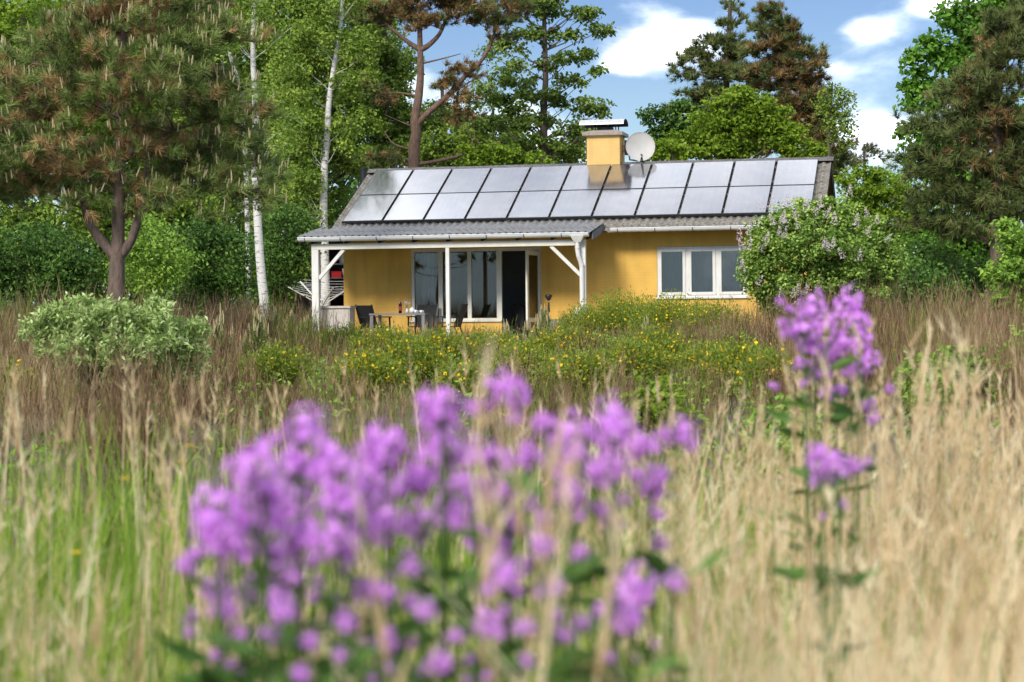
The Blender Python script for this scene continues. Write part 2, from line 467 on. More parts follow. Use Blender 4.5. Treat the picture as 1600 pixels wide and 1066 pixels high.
w = Buf()
for bx in ((0, 1.65, 0, 2.62), (1.65, 3.835, 0, .50), (1.65, 4.79, 2.225, 2.62), (4.79, 7.488, 0, 2.62), (7.488, 9.54, 0, 1.0),
           (7.488, 9.54, 2.19, 2.62), (9.54, 11.0, 0, 2.62)):
    w.box(bx[0], bx[1], WY, WY + .3, bx[2], bx[3])
w.build('wall', M['yellow'], house)
for gx in (0.0, 10.75):
    g = Buf()
    pts = [(0.402, 0), (5.8, 0), (5.8, 2.62), (2.95, ZRIDGE - .12), (.402, 2.62)]
    v = [(gx, y, z) for y, z in pts] + [(gx + .25, y, z) for y, z in pts]
    g.add(v, [[4, 3, 2, 1], [9, 6, 7, 8]])
    g.add(v, [[4, 1, 0], [9, 5, 6]])
    g.add(v, [[0, 1, 6, 5], [1, 2, 7, 6], [2, 3, 8, 7], [3, 4, 9, 8], [4, 0, 5, 9]])
    g.build('gable_wall', M['yellow'], house)
b = Buf(); b.box(.25, 10.75, 5.5, 5.8, 0, 2.62); b.build('rear_wall', M['yellow'], house)
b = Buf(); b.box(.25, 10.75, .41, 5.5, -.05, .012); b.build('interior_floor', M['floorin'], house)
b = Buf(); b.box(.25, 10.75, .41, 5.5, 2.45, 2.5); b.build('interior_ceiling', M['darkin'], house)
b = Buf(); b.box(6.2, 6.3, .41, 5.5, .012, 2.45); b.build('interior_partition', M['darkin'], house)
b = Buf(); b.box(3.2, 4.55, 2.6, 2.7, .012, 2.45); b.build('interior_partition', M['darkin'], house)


def corrugated(width, length, waves, per=6, amp=.024, thick=.009):
    """a sheet in (x, s down the slope, height)"""
    n = waves * per + 1
    x = np.linspace(0, width, n); h = amp * np.cos(x / width * waves * 2 * math.pi)
    v = np.concatenate([np.stack([x, np.full(n, 0.), h], 1), np.stack([x, np.full(n, -length), h], 1),
                        np.stack([x, np.full(n, -length), h - thick], 1)])
    q = np.arange(n - 1)
    b = Buf()
    b.add(v, np.concatenate([np.stack([q, q + n, q + n + 1, q + 1], 1), np.stack([q + n, q + 2 * n, q + 2 * n + 1, q + n + 1], 1)]))
    return b


# main roof: rear slope + sheets of the front slope
rb = Buf()
yb = 6.35
rb.add([(XL, YR, ZRIDGE), (XR, YR, ZRIDGE), (XR, yb, ZRIDGE - (yb - YR) * TP), (XL, yb, ZRIDGE - (yb - YR) * TP),
        (XL, YR, ZRIDGE - .06), (XR, YR, ZRIDGE - .06), (XR, yb, ZRIDGE - (yb - YR) * TP - .06), (XL, yb, ZRIDGE - (yb - YR) * TP - .06)],
       [[0, 1, 2, 3], [7, 6, 5, 4], [0, 3, 7, 4], [1, 5, 6, 2], [2, 6, 7, 3]])
# underlay of the front slope
ye = -.40
rb.add([(XL + .02, ye, ZR0 + ye * TP - .05), (XR - .02, ye, ZR0 + ye * TP - .05), (XR - .02, YR, ZRIDGE - .05), (XL + .02, YR, ZRIDGE - .05)], [[0, 1, 2, 3]], 1)
roof = rb.build('roof', [M['oldfibre'], M['dark']], house)
NC, NR = 11, 6
cw = (XR - XL) / NC
slen = (YR + .47) / CP
rl = slen / NR
sheet_me = corrugated(cw, rl + .09, 6).mesh('roof_sheet', M['oldfibre'], True)
sheet_me2 = corrugated(cw, rl + .09, 6).mesh('roof_sheet', M['fibre'], True)
for j in range(NR):
    for i in range(NC):
        o = link('roof_sheet', sheet_me2 if (j == NR - 1 and i < 6) else sheet_me, roof)
        s0 = j * rl
        y = YR - s0 * CP; z = ZRIDGE - s0 * SP + .012
        tilt = RAD(26.7) - .018
        o.matrix_local = Matrix.Translation((XL + i * cw, y, z)) @ Matrix.Rotation(tilt, 4, 'X')
rc = Buf()
nseg = 11
for i in range(nseg):
    x0 = XL - .02 + i * (XR - XL + .04) / nseg; x1 = XL - .02 + (i + 1) * (XR - XL + .04) / nseg + .03
    lift = .004 * (i % 2)
    prof = [(-.20, -.075), (-.09, -.012), (-.03, .035), (.03, .035), (.09, -.012), (.20, -.075)]
    v = [(x, YR + a, ZRIDGE + .065 + c + lift) for x in (x0, x1) for a, c in prof]
    k = len(prof)
    rc.add(v, [[q, q + k, q + k + 1, q + 1] for q in range(k - 1)])
    rc.add(v, [list(range(k)), [2 * k - 1 - q for q in range(k)]])
rc.build('ridge_cap', M['ridge'], roof)
# barge boards
for X0, X1 in ((XL + .015, XL + .04), (XR - .04, XR - .015)):
    bb = Buf()
    for ya, yb2 in ((-.42, YR), (YR, 6.3)):
        za = ZRIDGE - abs(YR - ya) * TP - .055; zb = ZRIDGE - abs(YR - yb2) * TP - .055
        v = [(x, y, z - dz) for x in (X0, X1) for y, z in ((ya, za), (yb2, zb)) for dz in (0, .16)]
        bb.add(v, [[0, 1, 3, 2], [4, 6, 7, 5], [0, 2, 6, 4], [1, 5, 7, 3], [0, 4, 5, 1], [2, 3, 7, 6]])
    bb.build('barge_board', M['dark'], roof)

# solar panels: 11 columns x 2 rows
PW, PL = .955, 1.53
pb = Buf(); pb.box(.012, PW - .012, .012, PL - .012, -.02, -.0015)
pmesh = pb.mesh('solar_panel', M['solar'])
fb = Buf()
for bx in ((0, PW, 0, .012), (0, PW, PL - .012, PL), (0, .012, .012, PL - .012), (PW - .012, PW, .012, PL - .012)):
    fb.box(bx[0], bx[1], bx[2], bx[3], -.04, 0)
fmesh = fb.mesh('frame', M['black'])
rmesh = Buf(); rmesh.box(0, .045, 0, 3.0, -.05, -.02)
rng = np.random.default_rng(5)
for r_ in range(2):
    for c in range(11):
        o = link('solar_panel', pmesh, house)
        y0 = (0 if r_ == 0 else 1.56)
        jit = rng.normal(0, .0016, 2)
        o.matrix_local = Matrix.Translation((c * 1.0 + .02, y0 * CP, 2.92 + y0 * SP)) @ Matrix.Rotation(RAD(26.7) + jit[0], 4, 'X') @ Matrix.Rotation(jit[1], 4, 'Y')
        link('frame', fmesh, o)
for s_ in (.35, 1.2, 1.9, 2.75):
    mb = Buf(); mb.box(-.02, 11.0, -.02, .02, -.085, -.042)
    o = mb.build('mounting_rail', M['greymetal'], house)
    o.matrix_local = Matrix.Translation((0, s_ * CP, 2.92 + s_ * SP)) @ Matrix.Rotation(RAD(26.7), 4, 'X')
mb = Buf(); mb.box(-.005, 11.0, -.018, -.004, -.055, -.002)
o = mb.build('panel_skirt', M['black'], house)
o.matrix_local = Matrix.Translation((0, 0, 2.92)) @ Matrix.Rotation(RAD(26.7), 4, 'X')

# porch roof
PX0, PX1 = -.46, 6.34
pz0, py0, pz1, py1 = 2.73, -.22, 2.485, -1.70
pang = math.atan2(pz0 - pz1, py0 - py1); plen = math.hypot(pz0 - pz1, py0 - py1)
pr = Buf()
# deck under the sheets, verge and fascia
pr.add([(PX0 + .03, py0, pz0 - .05), (PX1 - .03, py0, pz0 - .05), (PX1 - .03, py1 + .06, pz1 - .04), (PX0 + .03, py1 + .06, pz1 - .04),
        (PX0 + .03, py0, pz0 - .08), (PX1 - .03, py0, pz0 - .08), (PX1 - .03, py1 + .06, pz1 - .07), (PX0 + .03, py1 + .06, pz1 - .07)],
       [[0, 3, 2, 1], [4, 5, 6, 7], [0, 1, 5, 4], [1, 2, 6, 5], [2, 3, 7, 6], [3, 0, 4, 7]])
porch_roof = pr.build('porch_roof', M['dark'], house)
for X0, m_ in ((PX0, M['dark']), (PX1 - .02, M['slate'])):
    vb = Buf()
    v = [(x, y, z) for x in (X0, X0 + .022) for y, z in ((py0 - .1, pz0 - .01), (py1 - .03, pz1 - .01), (py1 - .03, pz1 - .17), (py0 - .1, pz0 - .2))]
    vb.add(v, [[0, 1, 2, 3], [7, 6, 5, 4], [0, 4, 5, 1], [1, 5, 6, 2], [2, 6, 7, 3], [3, 7, 4, 0]])
    vb.build('verge_board', m_, porch_roof)
npc = 7; pcw = (PX1 - PX0 + .02) / npc; prl = plen / 2
psheet = corrugated(pcw, prl + .10, 6).mesh('roof_sheet', M['fibre'], True)
for j in range(2):
    for i in range(npc):
        o = link('roof_sheet', psheet, porch_roof)
        a = pang - .02
        o.matrix_local = Matrix.Translation((PX0 - .01 + i * pcw, py0 - j * prl * math.cos(pang), pz0 - j * prl * math.sin(pang) + .005)) @ Matrix.Rotation(a, 4, 'X')


def gutter(x0, x1, y, z, r, name='gutter', step=.85):
    b = Buf()
    an = np.linspace(math.pi, 2 * math.pi, 9)
    for ri in (r, r - .006):
        prof = [(y + ri * math.cos(a), z + ri * math.sin(a)) for a in an]
        k = len(prof)
        v = [(x, p[0], p[1]) for x in (x0, x1) for p in prof]
        b.add(v, [[q, q + k, q + k + 1, q + 1] for q in range(k - 1)])
    for x in (x0, x1):
        b.add([(x, y + r * math.cos(a), z + r * math.sin(a)) for a in an], [list(range(len(an)))])
    b.tube([(x0, y - r, z), (x1, y - r, z)], .009, 6)
    g = b.build(name, M['zinc'], house, True)
    xx = x0 + .17
    while xx < x1 - .05:
        k = Buf()
        for a0, a1 in zip(an[:-1], an[1:]):
            k.bar((xx, y + (r + .004) * math.cos(a0), z + (r + .004) * math.sin(a0)), (xx, y + (r + .004) * math.cos(a1), z + (r + .004) * math.sin(a1)), .022, .006)
        k.build('gutter_bracket', M['greymetal'], g)
        xx += step
    return g


gutter(PX0, 6.26, -1.79, 2.465, .09)
gutter(6.53, 11.2, -.54, 2.60, .085)
# beam, posts, braces
b = Buf(); b.box(-.20, 6.16, -1.66, -1.54, 2.195, 2.32); b.build('porch_beam', M['cream'], house)
for x0, x1 in ((-.197, -.037), (2.963, 3.044), (6.03, 6.155)):
    b = Buf(); b.box(x0, x1, -1.655, -1.545, -.05, 2.194); b.build('porch_post', M['white'], house)
for a, c in (((-.037, -1.6, 1.54), (.56, -1.6, 2.19)), ((6.03, -1.6, 1.54), (5.37, -1.6, 2.19))):
    b = Buf(); b.bar(a, c, .07, .075); b.build('brace', M['white'], house)
# rafters under the porch roof
for i in range(9):
    x = PX0 + .25 + i * .8
    b = Buf(); b.bar((x, py0, pz0 - .145), (x, py1 + .1, pz1 - .118), .05, .09); b.build('rafter', M['dark'], house)
# downpipe with hopper
b = Buf()
b.add([(5.86, -1.70, 2.40), (6.16, -1.70, 2.40), (6.16, -1.89, 2.40), (5.86, -1.89, 2.40), (5.94, -1.73, 2.26), (6.08, -1.73, 2.26), (6.08, -1.83, 2.26), (5.94, -1.83, 2.26)],
      [[0, 1, 2, 3], [4, 7, 6, 5], [0, 4, 5, 1], [1, 5, 6, 2], [2, 6, 7, 3], [3, 7, 4, 0]])
b.tube([(6.0, -1.78, 2.28), (6.0, -1.78, 2.1), (6.02, -1.77, 1.95), (6.06, -1.73, 1.82), (6.08, -1.71, 1.7), (6.08, -1.71, 0)], .048, 10)
dp = b.build('downpipe', M['white'], house, False)
for z in (2.12, 1.74, .6):
    k = Buf(); k.tube([(6.0 if z > 2 else 6.08, -1.78 if z > 2 else -1.71, z), (6.0 if z > 2 else 6.08, -1.78 if z > 2 else -1.71, z + .035)], .055, 10); k.build('pipe_collar', M['white'], dp)

# big window beside the open door
b = Buf()
fy0, fy1 = WY + .03, WY + .11
b.box(1.65, 4.79, fy0, fy1, 2.155, 2.225)                        # head
b.box(1.65, 3.835, fy0, fy1, .5, .60)                            # bottom rail
for x0, x1 in ((1.65, 1.728), (2.311, 2.412), (3.015, 3.107), (3.714, 3.835), (4.735, 4.79)):
    b.box(x0, x1, fy0 + (.002 if x0 not in (1.65,) else 0), fy1, (.60 if x0 < 3.6 else .0), 2.155)
win = b.build('window', M['cream'], house)
for x0, x1 in ((1.728, 2.311), (2.412, 3.015), (3.107, 3.714)):
    p = Buf(); p.box(x0, x1, fy0 + .045, fy0 + .051, .60, 2.155); p.build('pane', M['glass'], win)
p = Buf(); p.box(1.6, 3.84, WY - .045, WY + .03, .515, .555); p.build('sill', M['cream'], win)

# open door leaf, hinged at the right jamb
door = Buf()
DWd = .90
door.box(0, .10, -.022, .022, .03, 2.13); door.box(DWd - .11, DWd, -.022, .022, .03, 2.13)
door.box(.10, DWd - .11, -.022, .022, 2.03, 2.13); door.box(.10, DWd - .11, -.022, .022, .50, .60); door.box(.10, DWd - .11, -.022, .022, .03, .14)
do = door.build('door', M['cream'], house)
do.location = (4.735, WY + .02, 0); do.rotation_euler = (0, 0, RAD(-97))
for z0, z1 in ((.60, 2.03), (.14, .50)):
    p = Buf(); p.box(.10, DWd - .11, -.003, .003, z0, z1); p.build('pane', M['glass'], do)
p = Buf(); p.bar((DWd - .055, -.045, 1.02), (DWd - .17, -.045, 1.02), .018, .018); p.bar((DWd - .055, -.022, 1.02), (DWd - .055, -.05, 1.02), .018, .018)
p.build('handle', M['greymetal'], do)

# triple casement
b = Buf()
cx0, cx1, cz0, cz1 = 7.488, 9.54, 1.04, 2.185
y0, y1 = WY + .02, WY + .10
b.box(cx0, cx1, y0, y1, cz1 - .04, cz1); b.box(cx0, cx1, y0, y1, cz0, cz0 + .04)
ws = (cx1 - cx0) / 3
for i in range(4):
    xx = cx0 + i * ws
    b.box(xx - (.03 if i else 0), xx + (.03 if i < 3 else 0), y0 + .002, y1, cz0 + .04, cz1 - .04)
cw_ = b.build('window', M['white'], house)
for i in range(3):
    x0, x1 = cx0 + i * ws + .032, cx0 + (i + 1) * ws - .032
    z0, z1 = cz0 + .042, cz1 - .042
    k = Buf(); t = .068
    k.box(x0, x1, y0 - .018, y0 + .04, z1 - t, z1); k.box(x0, x1, y0 - .018, y0 + .04, z0, z0 + t)
    k.box(x0, x0 + t, y0 - .018, y0 + .04, z0 + t, z1 - t); k.box(x1 - t, x1, y0 - .018, y0 + .04, z0 + t, z1 - t)
    k.build('sash', M['white'], cw_)
    p = Buf(); p.box(x0 + t, x1 - t, y0 + .015, y0 + .021, z0 + t, z1 - t); p.build('pane', M['glass2'], cw_)
p = Buf(); p.box(cx0 - .03, cx1 + .03, WY - .05, WY + .02, 1.0, 1.038); p.build('sill', M['white'], cw_)

# curtains inside
def curtain(x0, x1, y, z0, z1, m, folds):
    n = folds * 8 + 1
    x = np.linspace(x0, x1, n); yy = y + .035 * np.cos(np.linspace(0, folds * 2 * math.pi, n))
    b = Buf(); v = np.concatenate([np.stack([x, yy, np.full(n, z0)], 1), np.stack([x, yy, np.full(n, z1)], 1)])
    q = np.arange(n - 1); b.add(v, np.stack([q, q + 1, q + n + 1, q + n], 1))
    return b.mesh('curtain', m, True)


tag(link('curtain', curtain(1.78, 2.12, .55, .05, 2.4, M['curtain'], 4), None, HW(0, 0), -PSI), 'grey curtain hanging inside the leftmost tall porch window pane', 'curtain')
tag(link('curtain', curtain(7.55, 9.5, .62, .8, 2.4, M['blind'], 12), None, HW(0, 0), -PSI), 'pale curtain drawn behind the triple casement window', 'curtain')

# chimney
b = Buf(); b.box(5.387, 6.2, 2.76, 3.5, 3.9, 5.02); ch = b.build('chimney', M['chimney'], house)
b = Buf(); b.box(5.29, 6.285, 2.66, 3.6, 5.02, 5.10)
b.add([(5.29, 2.66, 5.10), (6.285, 2.66, 5.10), (6.285, 3.6, 5.10), (5.29, 3.6, 5.10), (5.5, 2.87, 5.16), (6.08, 2.87, 5.16), (6.08, 3.4, 5.16), (5.5, 3.4, 5.16)],
      [[4, 5, 6, 7], [0, 1, 5, 4], [1, 2, 6, 5], [2, 3, 7, 6], [3, 0, 4, 7]])
b.build('chimney_cap', M['concrete'], ch)
b = Buf()
b.tube([(5.79, 3.13, 5.14), (5.79, 3.13, 5.24)], .2, 14)
for x in (5.5, 6.08):
    for y in (2.92, 3.34): b.bar((x, y, 5.15), (x, y, 5.34), .025, .025)
b.build('flue_collar', M['black'], ch)
b = Buf(); an = np.linspace(math.pi, 0, 13)
for rr, dz, m_ in ((.36, 0, 0), (.35, -.008, 1)):
    prof = [(3.13 + rr * math.cos(a), 5.29 + dz + .15 * math.sin(a)) for a in an]; k = len(prof)
    b.add([(x, p[0], p[1]) for x in (5.2, 6.3) for p in prof], [[q, q + 1, q + k + 1, q + k] for q in range(k - 1)], m_)
b.build('cowl', [M['steel'], M['black']], ch, True)

# satellite dish on the chimney's side
dish = thing('satellite_dish', 'round grey satellite dish standing beside the yellow chimney', 'dish', HW(6.68, 2.95, 4.74), -PSI)
b = Buf()
th = np.arange(32) * 2 * math.pi / 32
rings = [(0.001, .075), (.1, .069), (.2, .052), (.3, .02), (.355, 0), (.36, -.006), (.355, .012), (.2, .066), (.001, .09)]
v = [(r * math.cos(a), z_, r * 1.04 * math.sin(a)) for r, z_ in rings for a in th]
f = [[i * 32 + j, i * 32 + (j + 1) % 32, (i + 1) * 32 + (j + 1) % 32, (i + 1) * 32 + j] for i in range(len(rings) - 1) for j in range(32)]
b.add(v, f)
o = b.build('reflector', M['dish'], dish, True); o.rotation_euler = (RAD(-14), 0, RAD(14))
b = Buf(); b.bar((.0, .02, -.36), (.10, -.42, -.27), .03, .03); b.bar((.06, -.02, -.36), (.10, -.42, -.27), .02, .02); b.build('feed_arm', M['black'], dish)
b = Buf(); b.tube([(.10, -.46, -.24), (.10, -.40, -.27)], .03, 8); b.build('feed_horn', M['white'], dish)
b = Buf(); b.tube([(-.52, .25, .0), (-.34, .25, .0), (-.30, .22, -.30), (-.1, .15, -.33)], .022, 8); b.box(-.42, -.34, .18, .3, -.18, .18); b.build('wall_bracket', M['black'], dish)
b = Buf(); b.box(-.47, -.42, .17, .33, -.10, .06); b.build('mount_plate', M['clay'], dish)

# patio slab
pt = Buf()
for i in range(12):
    for j in range(4):
        pt.box(-.7 + i * .65, -.7 + i * .65 + .635, -2.5 + j * .65, -2.5 + j * .65 + .635, -.14, -.012 + .003 * ((i * 7 + j * 3) % 3))
o = pt.build('patio', M['patio']); o.location = HW(0, 0); o.rotation_euler = (0, 0, -PSI); tag(o, 'concrete slabs of the porch terrace', kind='structure')

# ------------------------------------------------------------------ porch furniture
HROT = -PSI


def mesh_chair(name, label, loc, rz, group=None):
    t = thing(name, label, 'chair', loc, rz, group)
    # faces +x
    b = Buf()
    v = [(-.20, -.25, .42), (-.20, .25, .42), (-.36, .25, .92), (-.36, -.25, .92)]
    b.add(v + [(x - .015, y, z) for x, y, z in v], [[0, 1, 2, 3], [7, 6, 5, 4], [0, 3, 7, 4], [1, 5, 6, 2], [2, 6, 7, 3]]); b.build('backrest', M['blackfab'], t)
    b = Buf(); b.box(-.22, .26, -.25, .25, .40, .425); b.build('seat', M['blackfab'], t)
    for sy in (-1, 1):
        b = Buf(); b.bar((.25, sy * .26, 0), (.22, sy * .26, .64), .03, .03); b.build('leg', M['black'], t)
        b = Buf(); b.bar((-.34, sy * .26, 0), (-.18, sy * .26, .42), .03, .03); b.bar((-.18, sy * .26, .42), (-.37, sy * .26, .935), .028, .028); b.build('leg', M['black'], t)
        b = Buf(); b.bar((.27, sy * .27, .645), (-.27, sy * .27, .65), .045, .025); b.build('armrest', M['black'], t)
    return t


TBL = (1.10, 2.40, -1.42, -.72)
t = thing('outdoor_table', 'grey metal outdoor table under the porch, laid with a bottle and cups', 'table', HW(1.75, -1.07), HROT)
b = Buf(); b.box(-.66, .66, -.36, .36, .69, .73); b.build('table_top', M['greymetal'], t)
for sx in (-1, 1):
    for sy in (-1, 1):
        b = Buf(); b.box(sx * .61 - .035, sx * .61 + .035, sy * .31 - .035, sy * .31 + .035, 0, .69); b.build('leg', M['greymetal'], t)
mesh_chair('patio_chair', 'black mesh patio chair at the left end of the porch table', HW(1.02, -.75), HROT + RAD(-28))
mesh_chair('patio_chair', 'black mesh patio chair at the right end of the porch table, beside the middle post', HW(2.85, -.95), HROT + RAD(180))
mesh_chair('patio_chair', 'black mesh patio chair behind the porch table, in front of the curtained window', HW(2.05, -.35), HROT + RAD(-95))
t = thing('wine_bottle', 'dark wine bottle with red label on the porch table', 'bottle', HW(1.72, -1.05, .73), HROT)
b = Buf(); b.lathe([(.001, 0), (.038, .002), (.038, .2), (.030, .235), (.014, .27), (.013, .33), (.001, .33)], 12); b.build('body', M['bottle'], t, True)
b = Buf(); b.lathe([(.0395, .06), (.0395, .16)], 12); b.build('label', M['label'], t, True)
b = Buf(); b.lathe([(.0145, .285), (.0155, .335), (.001, .337)], 10); b.build('cap', M['label'], t, True)
t = thing('flower_vase', 'small vase with pale pink flowers on the porch table', 'vase', HW(1.87, -1.0, .73), HROT)
b = Buf(); b.lathe([(.001, 0), (.03, 0), (.04, .05), (.025, .1), (.028, .11)], 12); b.build('vase_body', M['china'], t, True)
b = Buf(); rg = np.random.default_rng(3)
for q in range(7):
    tip = np.array([rg.normal(0, .05), rg.normal(0, .05), .17 + rg.random() * .08]); b.tube([(0, 0, .08), tip], .003, 4, 1)
    for _ in range(9):
        c = tip + rg.normal(0, .018, 3); a = rg.normal(0, 1, 3); a /= np.linalg.norm(a); e = np.cross(a, rg.normal(0, 1, 3)); e /= np.linalg.norm(e)
        b.add([c - a * .015, c + e * .012, c + a * .015, c - e * .012], [[0, 1, 2, 3]], 0, rg.random())
b.build('bouquet', [G['petal_lilac'], G['flowerleaf']], t)
for i, (x, y, lab, r) in enumerate(((2.02, -1.12, 'white teapot standing on the porch table', .06), (2.13, -1.2, 'white cup in the middle of the white crockery on the porch table', .042), (2.23, -1.1, 'white cup nearest the right table leg on the porch table', .04))):
    t = thing('teapot' if i == 0 else 'cup', lab, 'teapot' if i == 0 else 'cup', HW(x, y, .73), HROT)
    b = Buf(); b.lathe([(.001, 0), (r * .6, 0), (r, r * .7), (r * .95, r * 1.6), (r * .88, r * 1.6), (r * .9, r * .7), (.001, .01)], 14); b.build('bowl', M['china'], t, True)
    b = Buf(); b.tube([(r * .9, 0, r * 1.3), (r * 1.5, 0, r * 1.2), (r * 1.5, 0, r * .5), (r * .85, 0, r * .4)], .006, 6); b.build('handle', M['china'], t)
    if i == 0:
        b = Buf(); b.lathe([(r * .95, r * 1.6), (r * .6, r * 2.0), (.012, r * 2.1), (.012, r * 2.35), (.001, r * 2.35)], 14); b.build('lid', M['china'], t, True)

# bleached wooden cabinet at the porch's left end
t = thing('wooden_cabinet', 'low bleached wooden cabinet beside the left porch post', 'cabinet', HW(.17, -1.05), HROT)
b = Buf(); b.box(-.36, .40, -.20, .20, .05, .86); b.build('body', M['bleached'], t)
for x0, x1 in ((-.345, .005), (.03, .375)):
    b = Buf(); b.box(x0, x1, -.222, -.203, .10, .83); b.build('door', M['bleached'], t)
b = Buf(); b.box(-.40, .43, -.245, .22, .86, .91); b.build('top', M['bleached'], t)
for x in (-.36, .36):
    b = Buf(); b.box(x - .02, x + .04, -.2, .2, 0, .05); b.build('foot', M['bleached'], t)

# lounge chair with cushion, torch, pot near the right post
t = thing('lounge_chair', 'grey wicker lounge chair with white cushion at the right end of the porch', 'chair', HW(5.45, -.75), HROT + RAD(195))
b = Buf(); b.box(-.34, .34, -.34, .34, .08, .36); b.build('seat', M['wicker'], t)
b = Buf(); b.box(-.42, -.34, -.36, .36, .08, .72); b.build('backrest', M['wicker'], t)
for s in (-1, 1):
    b = Buf(); b.box(-.34, .34, s * .39 - .05, s * .39 + .05, .08, .56); b.build('armrest', M['wicker'], t)
    for x in (-.36, .28):
        b = Buf(); b.box(x, x + .06, s * .36 - .03, s * .36 + .03, 0, .08); b.build('leg', M['black'], t)
b = Buf(); b.add([(-.33, -.28, .38), (-.33, .28, .38), (-.22, .28, .37), (-.22, -.28, .37), (-.40, -.25, .80), (-.40, .25, .80), (-.28, .25, .82), (-.28, -.25, .82)],
                 [[3, 2, 1, 0], [4, 5, 6, 7], [0, 1, 5, 4], [1, 2, 6, 5], [2, 3, 7, 6], [3, 0, 4, 7]]); b.build('cushion', M['cushion'], t)
t = thing('garden_torch', 'thin black garden torch beside the open porch door', 'torch', HW(5.1, -.6), HROT)
b = Buf(); b.tube([(0, 0, 0), (0, 0, .95)], .014, 6); b.tube([(.0, 0, .72), (.0, 0, .95)], [.03, .02], 8); b.build('pole', M['black'], t)
b = Buf(); b.lathe([(.001, .98), (.04, 1.0), (.09, 1.09), (.075, 1.12), (.001, 1.13)], 12); b.build('bowl', M['black'], t, True)
t = tag(link('plant_pot', None), 'pale clay pot by the lounge chair on the porch', 'pot'); t.location = HW(5.3, -1.45); b = Buf()
b.lathe([(.001, 0), (.09, 0), (.13, .24), (.145, .24), (.145, .29), (.12, .29), (.1, .2), (.001, .2)], 14); b.build('body', M['clay'], t, True)
b = Buf(); b.lathe([(.001, .22), (.115, .22)], 14); b.build('soil', M['soil'], t)

# dining chair just inside the door
t = thing('dining_chair', 'dark upholstered dining chair in the gloom inside the open door', 'chair', HW(4.15, 1.0), HROT + RAD(60))
b = Buf(); b.box(-.22, .22, -.22, .22, .42, .48); b.build('seat', M['blackfab'], t)
b = Buf()
an = np.linspace(0, math.pi, 11); pts = [(-.22, .0)] + []
prof = [(-.24, .48), (.24, .48)] + [(.24 * math.cos(a), .72 + .22 * math.sin(a)) for a in an]
v = [(-.23, y, z) for y, z in prof] + [(-.18, y, z) for y, z in prof]; k = len(prof)
b.add(v, [list(range(k))]); b.add(v, [list(range(2 * k - 1, k - 1, -1))]); b.add(v, [[q, q + k, (q + 1) % k + k, (q + 1) % k] for q in range(k)]); b.build('backrest', M['blackfab'], t)
for sx in (-1, 1):
    for sy in (-1, 1):
        b = Buf(); b.bar((sx * .2, sy * .2, .012), (sx * .18, sy * .18, .42), .035, .035); b.build('leg', M['greymetal'], t)

# ------------------------------------------------------------------ shed, dryer, flue behind the porch
DS = 54.0
sp0 = P(432, 480, DS); sp1 = P(552, 480, DS)
sx0, sx1 = sp0[0], sp1[0]
shed = thing('dark_shed', 'open dark timber shed with shelves behind the left porch post', 'shed', ((sx0 + sx1) / 2, DS, .42))
hw = (sx1 - sx0) / 2
b = Buf(); b.box(-hw, hw, 2.4, 2.48, 0, 2.9); b.build('rear_wall', M['dark'], shed)
for x in (-hw, hw - .08):
    b = Buf(); b.box(x, x + .08, 0, 2.4, 0, 2.2); b.build('side_wall', M['dark'], shed)
b = Buf(); b.box(-hw + .08, -.1, 0, .06, 0, 2.2); b.build('front_panel', M['dark'], shed)
b = Buf()
v = [(-hw - .35, -.3, 1.42), (.0, -.3, 2.7), (hw + .3, -.3, 2.9), (-hw - .35, 2.7, 1.42), (.0, 2.7, 2.7), (hw + .3, 2.7, 2.9)]
b.add(v + [(x, y, z + .07) for x, y, z in v], [[0, 3, 4, 1], [1, 4, 5, 2], [6, 7, 10, 9], [7, 8, 11, 10], [0, 1, 7, 6], [1, 2, 8, 7], [3, 9, 10, 4], [4, 10, 11, 5], [0, 6, 9, 3], [2, 5, 11, 8]])
sr = b.build('roof', M['dark'], shed)
b = Buf(); b.bar((-hw - .36, -.33, 1.45), (.0, -.33, 2.73), .03, .12); b.build('verge_board', M['bark'], sr)
for z in (.75, 1.3, 1.76, 2.16):
    b = Buf(); b.box(.05, hw - .09, .3, 1.0, z, z + .03); b.build('shelf', M['greymetal'], shed)


def shed_item(name, label, cat, x, y, z, build):
    t = thing(name, label, cat, (shed.location.x + x, DS + y, .42 + z)); build(t); return t


def _crate(t):
    b = Buf(); b.box(-.13, .13, -.12, .12, 0, .02)
    for bx in ((-.14, -.125, -.13, .13), (.125, .14, -.13, .13), (-.125, .125, -.13, -.115), (-.125, .125, .115, .13)): b.box(*bx, 0, .16)
    b.build('tub', M['red'], t)
    b = Buf(); b.box(-.15, .15, -.14, .14, .16, .18); b.build('lid', M['red'], t)


def _bucket(t):
    b = Buf(); b.lathe([(.001, 0), (.1, 0), (.13, .26), (.12, .26), (.09, .02), (.001, .02)], 16); b.build('pail', M['cream'], t, True)
    b = Buf(); an = np.linspace(0, math.pi, 9); b.tube([(.128 * math.cos(a), -.02, .24 - .09 * math.sin(a)) for a in an], .005, 5); b.build('handle', M['greymetal'], t)


_xs = P(523, 420, DS)[0] - shed.location.x
shed_item('storage_box', 'bright red plastic box on the shelf of the dark shed', 'box', _xs, .55, 1.79, _crate)
_xs = P(533, 410, DS)[0] - shed.location.x
shed_item('bucket', 'pale bucket on the upper shed shelf beside the yellow wall corner', 'bucket', _xs, .5, 2.19, _bucket)
shed_item('bucket', 'pale bucket below the other, right of the red box in the shed', 'bucket', _xs + .10, .5, 1.79, _bucket)

